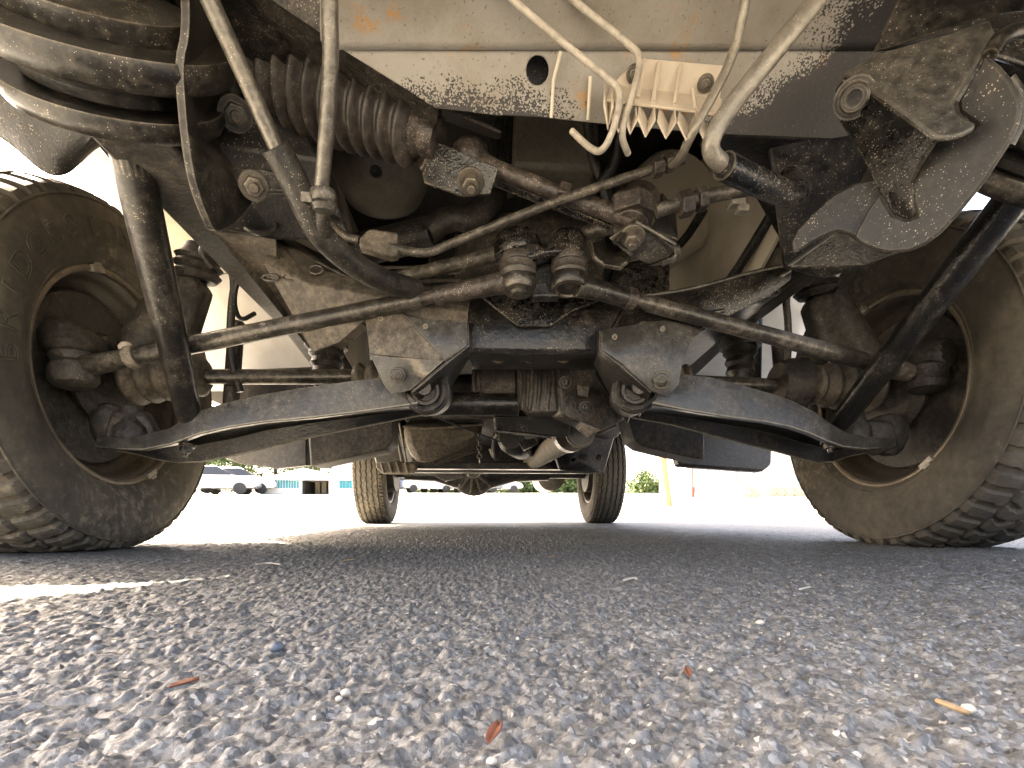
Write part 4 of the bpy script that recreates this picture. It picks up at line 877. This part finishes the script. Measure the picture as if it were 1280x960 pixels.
# ------------------------------------------------------------------ debris on the asphalt
M['leaf_red'] = plain('dry_leaf_red', (.17, .06, .03), .7, 0, .3, 200)
M['leaf_tan'] = plain('dry_leaf_tan', (.34, .23, .12), .7, 0, .3, 200)
M['stone_pale'] = plain('pale_stone', (.50, .45, .37), .7, 0, .25, 150)
M['stone_blue'] = plain('blue_grey_stone', (.10, .115, .14), .5, 0, .4, 120)
def on_ground(px, py):
    v = (640 - py) / 640; t = (.0 - CH) / v; return P(px, py, t * (_c - _s * (px - 640) / 640))
def flake(px, py, w, l, ang, mat, label):
    c = on_ground(px, py) + V((0, 0, .0025)); rows = []
    for i in range(5):
        t = i / 4; ww = w * (.25 + .75 * math.sin(math.pi * (.12 + .8 * t)))
        rows.append([c + V((math.cos(ang) * (t - .5) * l - math.sin(ang) * q * ww, math.sin(ang) * (t - .5) * l + math.cos(ang) * q * ww, .0015 + .003 * abs(q) + .002 * t)) for q in (-.5, -.2, .1, .5)])
    o = MB().loft(rows).build('leaf_fragment', M[mat], None, solid=.0004); tag(o, label, 'leaf', 'dry leaf fragments on the asphalt')
flake(618, 938, .004, .010, 1.2, 'leaf_red', 'reddish brown leaf fragment at bottom centre of the asphalt')
flake(860, 857, .003, .005, 1.4, 'leaf_red', 'tiny orange leaf fragment right of centre on the asphalt')
flake(230, 872, .005, .010, .3, 'leaf_red', 'rusty leaf fragment at lower left on the asphalt')
flake(690, 700, .004, .012, .4, 'leaf_tan', 'tan leaf fragment just behind the middle of the asphalt')
flake(1190, 905, .004, .009, 2.2, 'leaf_tan', 'tan leaf fragment at lower right of the asphalt')
flake(436, 705, .006, .016, .1, 'leaf_tan', 'brownish leaf fragment beside the sunlit stripe')
def pebble(px, py, r, mat, label, seed):
    rg = np.random.default_rng(seed); bm = bmesh.new(); bmesh.ops.create_icosphere(bm, subdivisions=2, radius=1)
    k = rg.normal(size=(6, 3)); c = on_ground(px, py)
    for v in bm.verts:
        d = V(v.co); v.co = d * (1 + .10 * sum(math.sin(2.2 * d.dot(V(q)) + i) for i, q in enumerate(k)) / 2) * r; v.co.z *= .7
    me = bpy.data.meshes.new('pebble'); bm.to_mesh(me); bm.free(); me.materials.append(M[mat])
    for p in me.polygons: p.use_smooth = True
    o = bpy.data.objects.new('pebble', me); COL.objects.link(o); o.location = c + V((0, 0, r * .35)); o.rotation_euler = (0, 0, seed)
    tag(o, label, 'pebble', 'loose pebbles on the asphalt')
pebble(345, 812, .0042, 'stone_blue', 'dark blue-grey pebble left of centre on the asphalt', 1)
pebble(614, 954, .0016, 'stone_pale', 'small white pebble below the reddish leaf fragment', 2)
pebble(432, 868, .0022, 'stone_pale', 'pale pebble in the tan cluster left of centre', 3)
pebble(424, 875, .0016, 'stone_pale', 'smaller pale pebble beside the tan cluster pebble', 4)
pebble(1210, 888, .0024, 'stone_pale', 'cream pebble at the lower right of the asphalt', 5)
pebble(950, 780, .0026, 'stone_pale', 'light grey pebble right of centre on the asphalt', 6)
pebble(120, 800, .0026, 'stone_pale', 'cream pebble in front of the sunlit stripe at left', 7)
def twig(pts, r, label):
    o = MB().tube([on_ground(*p) + V((0, 0, .004)) for p in pts], r, 6, 1).build('straw', M['stone_pale'], None); tag(o, label, 'straw', 'bits of straw on the asphalt')
twig([(780, 730), (790, 727), (796, 728)], .0012, 'bent pale straw bit right of the middle of the asphalt')
twig([(320, 709), (335, 707), (350, 709)], .0010, 'pale straw bit at the tip of the sunlit stripe')
twig([(1000, 742), (1012, 739)], .0010, 'short pale straw bit near the right front tyre')

# ------------------------------------------------------------------ background of the lot
GZ = lambda y: float(rise(np.array(float(y))))
def G(px, Y):
    q = P(px, 640, Y); return V((q.x, Y, GZ(Y)))
M['wood'] = plain('weathered_wood', (.40, .27, .13), .8, 0, .25, 3)
M['red'] = plain('red_paint', (.45, .06, .04), .5)
M['turq'] = plain('turquoise_sheet', (.02, .26, .33), .5, 0, .1)
M['wall'] = plain('white_render', (.75, .74, .70), .8, 0, .06)
M['roofw'] = plain('white_sheet_roof', (.72, .74, .76), .4, 0, .06)
M['roofg'] = plain('grey_roof', (.16, .16, .18), .7)
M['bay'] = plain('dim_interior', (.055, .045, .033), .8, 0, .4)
M['car_white'] = plain('white_car_paint', (.75, .75, .75), .25, 0, .02)
M['car_blue'] = plain('blue_grey_car_paint', (.12, .15, .20), .25, .3, .02)
M['car_red'] = plain('red_car_paint', (.30, .03, .03), .25, 0, .02)
M['car_silver'] = plain('silver_car_paint', (.45, .46, .48), .25, .4, .02)
M['glass'] = plain('car_glass', (.03, .035, .04), .1, 0, .02)
M['rub'] = plain('car_tyre', (.03, .03, .03), .8)
M['brick'] = plain('tan_block', (.46, .39, .29), .85, 0, .2, 4)
M['post'] = plain('dull_steel_post', (.16, .14, .11), .6)
def leaf_mat():
    m, nt, b, co = new_mat('foliage')
    n = noise(nt, co, .9, 3, .6); nt.links.new(mix(nt, ramp(nt, n, [(.35, 0), (.65, 1)]), (.065, .11, .035), (.12, .165, .055)), b.inputs['Base Color'])
    b.inputs['Roughness'].default_value = .6; return m
M['leaf'] = leaf_mat(); M['bark'] = plain('bark', (.10, .075, .05), .9)
# shed with turquoise siding
def shed():
    Y = 30.; a, b = G(327, Y), G(446, Y); z0 = a.z - .3; zt = P(0, 599, Y).z; zr = P(0, 583, Y).z
    e = empty('shed', (a + b) / 2); tag(e, 'white and turquoise metal shed with a dark open bay', 'building')
    x0, x1 = a.x, b.x; dx0, dx1 = G(377, Y).x, G(411, Y).x
    MB().box(((x0 + dx0) / 2, Y + .1, (z0 + zt) / 2), dx0 - x0, .2, zt - z0).build('wall', M['wall'], e)
    MB().box(((x1 + dx1) / 2, Y + .1, (z0 + zt) / 2), x1 - dx1, .2, zt - z0).build('wall', M['wall'], e)
    MB().box(((x0 + x1) / 2, Y + 7, (z0 + zt) / 2), x1 - x0, .2, zt - z0).build('back_wall', M['bay'], e)
    for x in (x0, x1): MB().box((x, Y + 3.5, (z0 + zt) / 2), .2, 6.7, zt - z0).build('side_wall', M['wall'], e)
    for x in (dx0, dx1): MB().box((x, Y + 1.4, (z0 + zt) / 2), .15, 2.3, zt - z0 - .02).build('bay_partition', M['bay'], e)
    MB().box(((dx0 + dx1) / 2, Y + 2.5, (z0 + zt) / 2), dx1 - dx0, .1, zt - z0 - .04).build('bay_back', M['bay'], e)
    for k in range(3): MB().box((dx0 + (dx1 - dx0) * (.25 + .25 * k), Y + 1.8, z0 + .75), .28, .3, .9 + .2 * k).build('bay_shelf', M['brick'], e)
    xm = (x0 * .55 + x1 * .45)
    MB().add([(x0 - .2, Y - .3, zt), (xm, Y - .3, zr), (x1 + .2, Y - .3, zt), (x0 - .2, Y + 7.3, zt), (xm, Y + 7.3, zr), (x1 + .2, Y + 7.3, zt)], [(0, 1, 4, 3), (1, 2, 5, 4), (0, 2, 1), (3, 4, 5), (0, 3, 5, 2)]).build('roof', M['roofw'], e)
    n = 12; s0, s1 = G(333, Y).x, G(374, Y).x; zb, zz = P(0, 609, Y).z, P(0, 598.5, Y).z
    for k in range(n): MB().box((s0 + (s1 - s0) * (k + .5) / n, Y - .02, (zb + zz) / 2), (s1 - s0) / n * .62, .05, zz - zb).build('siding_strip', M['turq'], e)
    s0, s1 = G(424, Y).x, G(445, Y).x
    for k in range(5): MB().box((s0 + (s1 - s0) * (k + .5) / 5, Y - .02, (zb + zz) / 2), (s1 - s0) / 5 * .8, .05, (zz - zb)).build('siding_strip', M['turq'], e)
shed()
Yh = 42.; a, b = G(415, Yh), G(480, Yh)
e = empty('house', (a + b) / 2); tag(e, 'low house with a dark grey roof behind the turquoise shed', 'building')
MB().box(((a.x + b.x) / 2, Yh + 3, a.z + 1.3), b.x - a.x, 6, 3.2).build('wall', M['wall'], e)
zt = a.z + 2.9; MB().add([(a.x - .4, Yh - .4, zt), (b.x + .4, Yh - .4, zt), (b.x + .4, Yh + 6.4, zt), (a.x - .4, Yh + 6.4, zt), (a.x + 1, Yh + 3, zt + 1.4), (b.x - 1, Yh + 3, zt + 1.4)], [(0, 1, 5, 4), (2, 3, 4, 5), (0, 4, 3), (1, 2, 5), (0, 3, 2, 1)]).build('roof', M['roofg'], e)
# cars
def car():
    e = empty('parked_car', (0, 0, 0))
    sec = [(-2.15, .45, .75), (-2.1, .35, .92), (-1.2, .3, 1.0), (1.1, .3, 1.0), (2.0, .35, .80), (2.15, .45, .65)]
    MB().rings([[V((x, y, z)) for y, z in ((-.85, z0), (-.88, (z0 + z1) / 2), (-.78, z1), (.78, z1), (.88, (z0 + z1) / 2), (.85, z0))] for x, z0, z1 in sec]).build('body', M['car_white'], e, bevel=.05)
    MB().rings([[V((x, y * w, z)) for y, z in ((-.76, .97), (-.58, zt), (.58, zt), (.76, .97))] for x, zt, w in ((-1.75, 1.0, .95), (-1.15, 1.42, 1), (.2, 1.46, 1), (1.1, 1.02, .97))]).build('windows', M['glass'], e)
    MB().rings([[V((x, y, z)) for y, z in ((-.57, zt), (-.5, zt + .05), (.5, zt + .05), (.57, zt))] for x, zt in ((-1.15, 1.42), (.2, 1.46))]).build('roof_panel', M['car_white'], e)
    for x in (-1.35, 1.35):
        for y in (-.80, .80): MB().lathe((x, y, .31), V((0, 1, 0)), [(-.1, .2), (-.1, .31), (.1, .31), (.1, .2)], 20).build('wheel', M['rub'], e)
    return e
proto = car()
def place_car(first, px, Y, rz, mat, label):
    o = proto if first else copy_tree(proto)
    g = G(px, Y); o.location = g; o.rotation_euler.z = rz; tag(o, label, 'car', 'cars parked across the lot')
    for ch in o.children:
        if ch.name.startswith(('body', 'roof_panel')):
            if mat != 'car_white': ch.data = ch.data.copy(); ch.data.materials[0] = M[mat]
WORLD[proto.name] = V()
spots = [(268, 28, .25, 'car_silver', 'silver car half hidden behind the left front tyre'), (297, 30, .2, 'car_white', 'white car beside the left front tyre'),
         (510, 44, .1, 'car_blue', 'blue-grey car farthest left of the far row, beside the left rear tyre'),
         (535, 43, .3, 'car_silver', 'silver car second from the left rear tyre in the far row'), (562, 44, .1, 'car_white', 'white car left of the differential in the far row'),
         (594, 43, .2, 'car_blue', 'blue-grey car right below the differential in the far row'), (622, 44, .0, 'car_silver', 'silver car at the right end of the far row')]
for i, (px, Y, rz, mt, lb) in list(enumerate(spots))[::-1]:
    if i: place_car(False, px, Y, rz, mt, lb)
place_car(True, *spots[0])
# trees
def tree_proto(seed, h, r, cc=.58):
    rg = np.random.default_rng(seed); e = empty('tree', (0, 0, 0))
    mb = MB().tube([V((0, 0, -.3)), V((.05, 0, h * .25)), V((-.05, .1, h * .5)), V((.1, 0, h * .8))], [.2, .16, .12, .04], 8, 0)
    for k in range(6):
        a = k * 1.05; mb.tube([V((0, 0, h * (.25 + .07 * k))), V((math.cos(a) * r * .4, math.sin(a) * r * .4, h * (.42 + .07 * k))), V((math.cos(a) * r * .75, math.sin(a) * r * .75, h * (.52 + .06 * k)))], [.08, .05, .02], 5, 0)
    mb.build('trunk', M['bark'], e)
    cl = rg.normal(size=(26, 3)) * np.array([r * .45, r * .45, h * .2]) + np.array([0, 0, h * cc]); n = 6500
    c = cl[rg.integers(0, 26, n)] + rg.normal(size=(n, 3)) * r * .17
    u = rg.normal(size=(n, 3)); u /= np.linalg.norm(u, axis=1)[:, None]; w = np.cross(u, rg.normal(size=(n, 3))); w /= np.linalg.norm(w, axis=1)[:, None]
    sz = (.12 + .12 * rg.random(n))[:, None]
    vv = np.stack([c + u * sz, c + w * sz * .6, c - u * sz, c - w * sz * .6], 1).reshape(-1, 3)
    m2 = MB(); m2.v = [tuple(p) for p in vv]; m2.f = [(4 * i, 4 * i + 1, 4 * i + 2, 4 * i + 3) for i in range(n)]
    m2.build('crown', M['leaf'], e); return e
protos = [tree_proto(3, 8.0, 3.6), tree_proto(5, 5.0, 3.0, .40)]
tl = [(262, 48, 0, 'leafy tree directly behind the left front tyre'), (300, 47, 0, 'leafy tree behind the parked white car'), (345, 50, 0, 'leafy tree above the white end of the shed roof'), (425, 50, 0, 'leafy tree above the grey roofed house'),
      (452, 62, 1, 'leafy tree seen beside the left rear tyre'), (560, 50, 1, 'leafy tree left of the differential, beyond the far cars'), (640, 49, 1, 'leafy tree right of the differential'), (668, 52, 1, 'leafy tree between differential and muffler'),
      (702, 50, 1, 'leafy tree below the round muffler'), (812, 75, 1, 'leafy tree just right of the right rear tyre'), (906, 66, 0, 'leafy tree behind the thin steel posts'), (985, 62, 1, 'leafy tree above the tan block wall')]
used = [False, False]
jobs = []
for px, Y, k, lb in tl:
    if not used[k]: used[k] = True; jobs.append((protos[k], px, Y, lb))
    else: jobs.append((copy_tree(protos[k]), px, Y, lb))
for i, (o, px, Y, lb) in enumerate(jobs):
    o.location = G(px, Y); o.rotation_euler.z = i * 1.3; f = .85 + .3 * ((i * 7) % 5) / 5; o.scale = (f, f, f); tag(o, lb, 'tree', 'trees beyond the lot')
# utility pole, posts, wall, pale building at right
b0 = P(837, 632, 10.4); b0.z = GZ(10.4) - .2; t0 = b0 + V((-.95, 0, 7.5))
o = MB().tube([b0, b0.lerp(t0, .5), t0], [.085, .078, .065], 14, 0).build('utility_pole', M['wood'], None); tag(o, 'leaning yellow-brown wooden utility pole right of the rear tyre', 'pole')
g = G(866, 22)
e = empty('red_post', g); tag(e, 'thin red post with a thicker base, right of the wooden pole', 'post')
MB().tube([g, g + V((0, 0, .45))], .09, 10, 0).build('base', M['red'], e); MB().tube([g + V((0, 0, .4)), g + V((-.08, 0, 3.2))], .035, 8, 0).build('stem', M['red'], e)
for px, lb in ((884, 'leftmost thin steel post, right of the red post'), (898, 'second thin steel post right of the red post'), (919, 'third thin steel post, between the block walls'), (951, 'rightmost thin steel post, beside the long tan wall')):
    g = G(px, 24); o = MB().tube([g, g + V((.03, 0, 1.6)), g + V((.1, 0, 3.4))], .035, 8, 0).build('steel_post', M['post'], None); tag(o, lb, 'post', 'thin posts at the lot edge')
def block_wall(p0, p1, Y, h, lb):
    a, b = G(p0, Y), G(p1, Y); e = empty('block_wall', (a + b) / 2); tag(e, lb, 'wall', 'low block walls at the lot edge')
    L = b.x - a.x; n = max(2, round(L / .6)); w = L / n
    for r_ in range(4):
        for k in range(n):
            MB().box((a.x + w * (k + .5 + (.25 if r_ % 2 else 0)), Y, a.z + h / 4 * (r_ + .5)), w * .95, .25, h / 4 * .93).build('block', M['brick'], e)
block_wall(927, 948, 23, .55, 'short tan block wall between two steel posts')
block_wall(953, 1004, 25, .50, 'long low tan block wall beside the right front tyre')
Yb = 52.; a, b = G(858, Yb), G(1030, Yb)
e = empty('pale_building', (a + b) / 2); tag(e, 'long pale building behind the steel posts at right', 'building')
MB().box(((a.x + b.x) / 2, Yb + 4, a.z + 2.2), b.x - a.x, 8, 5).build('wall', M['wall'], e)
MB().box(((a.x + b.x) / 2, Yb + 4, a.z + 4.85), b.x - a.x + .8, 8.8, .3).build('roof', M['roofg'], e)
M['pane'] = plain('painted_glare_glass', (.34, .36, .37), .15, 0, .1)  # pale base colour paints sky reflection and glare on the panes
for k in range(7):
    x = a.x + (b.x - a.x) * (k + .5) / 7
    w_ = MB().box((x, Yb - .03, a.z + 1.9), .6, .1, 1.3).build('window', M['pane'], e)
    MB().box((x, Yb - .1, a.z + 1.2), 1.1, .16, .1).build('sill', M['wall'], w_)

for sx, q in ((-1, [(296, 462, 1.56), (398, 458, 1.56), (398, 500, 1.56), (296, 505, 1.56)]), (1, [(872, 474, 1.60), (968, 480, 1.60), (968, 512, 1.60), (872, 505, 1.60)])):
    mb = MB().plate(PP(q), .03); part(mb, 'sill_panel', 'dark', bevel=.004)
mb = MB().tube(PP([(944, 400, 1.30), (943, 440, 1.30), (942, 500, 1.30)]), .018, 12, 1); part(mb, 'damper', 'drum')

# --- loose clutter in the engine bay
def hose(name, pts, r, mat, n=10): return part(MB().tube(PP(pts), r, n, 2), name, mat)
hose('vacuum_hose', [(735, 150, .86), (738, 190, .87), (752, 230, .88), (760, 262, .90)], .009, 'rubber')
hose('vacuum_hose', [(775, 168, .84), (770, 205, .86), (752, 225, .87), (725, 262, .90)], .008, 'bitumen')
hose('wiring_loom', [(625, 150, .95), (618, 190, .95), (612, 235, .95)], .010, 'rubber')
hose('wiring_loom', [(640, 150, .96), (633, 195, .96), (640, 250, .97)], .008, 'bitumen')
hose('wiring_loom', [(792, 232, .90), (812, 240, .90), (825, 262, .92), (822, 300, .95)], .008, 'bitumen')
hose('breather_hose', [(880, 178, .74), (905, 195, .78), (935, 190, .80), (955, 175, .78)], .007, 'rubber')
hose('speed_sensor_cable', [(318, 392, 1.1), (300, 402, 1.05), (292, 380, 1.02), (296, 350, 1.0), (318, 338, 1.0)], .0045, 'bitumen')
hose('handbrake_cable', [(470, 346, .93), (520, 340, .93), (600, 328, .92), (640, 320, .92)], .006, 'dark')
for x, y, Y in ((476, 398, .842), (532, 408, .833), (768, 421, .830), (828, 411, .834)):
    mb = MB().lathe(P(x, y, Y), V((0, -1, -.3)), [(0, .0048), (.0022, .0046), (.0022, .0028), (-.002, .0026)], 14); part(mb, 'dimple', 'dark', cross)
mb = MB().lathe(P(470, 214, .86), V((.05, -.5, -1)), [(0, .010), (.003, .010), (.003, .006), (-.004, .006)], 14); part(mb, 'drain_hole_rim', 'bitumen')
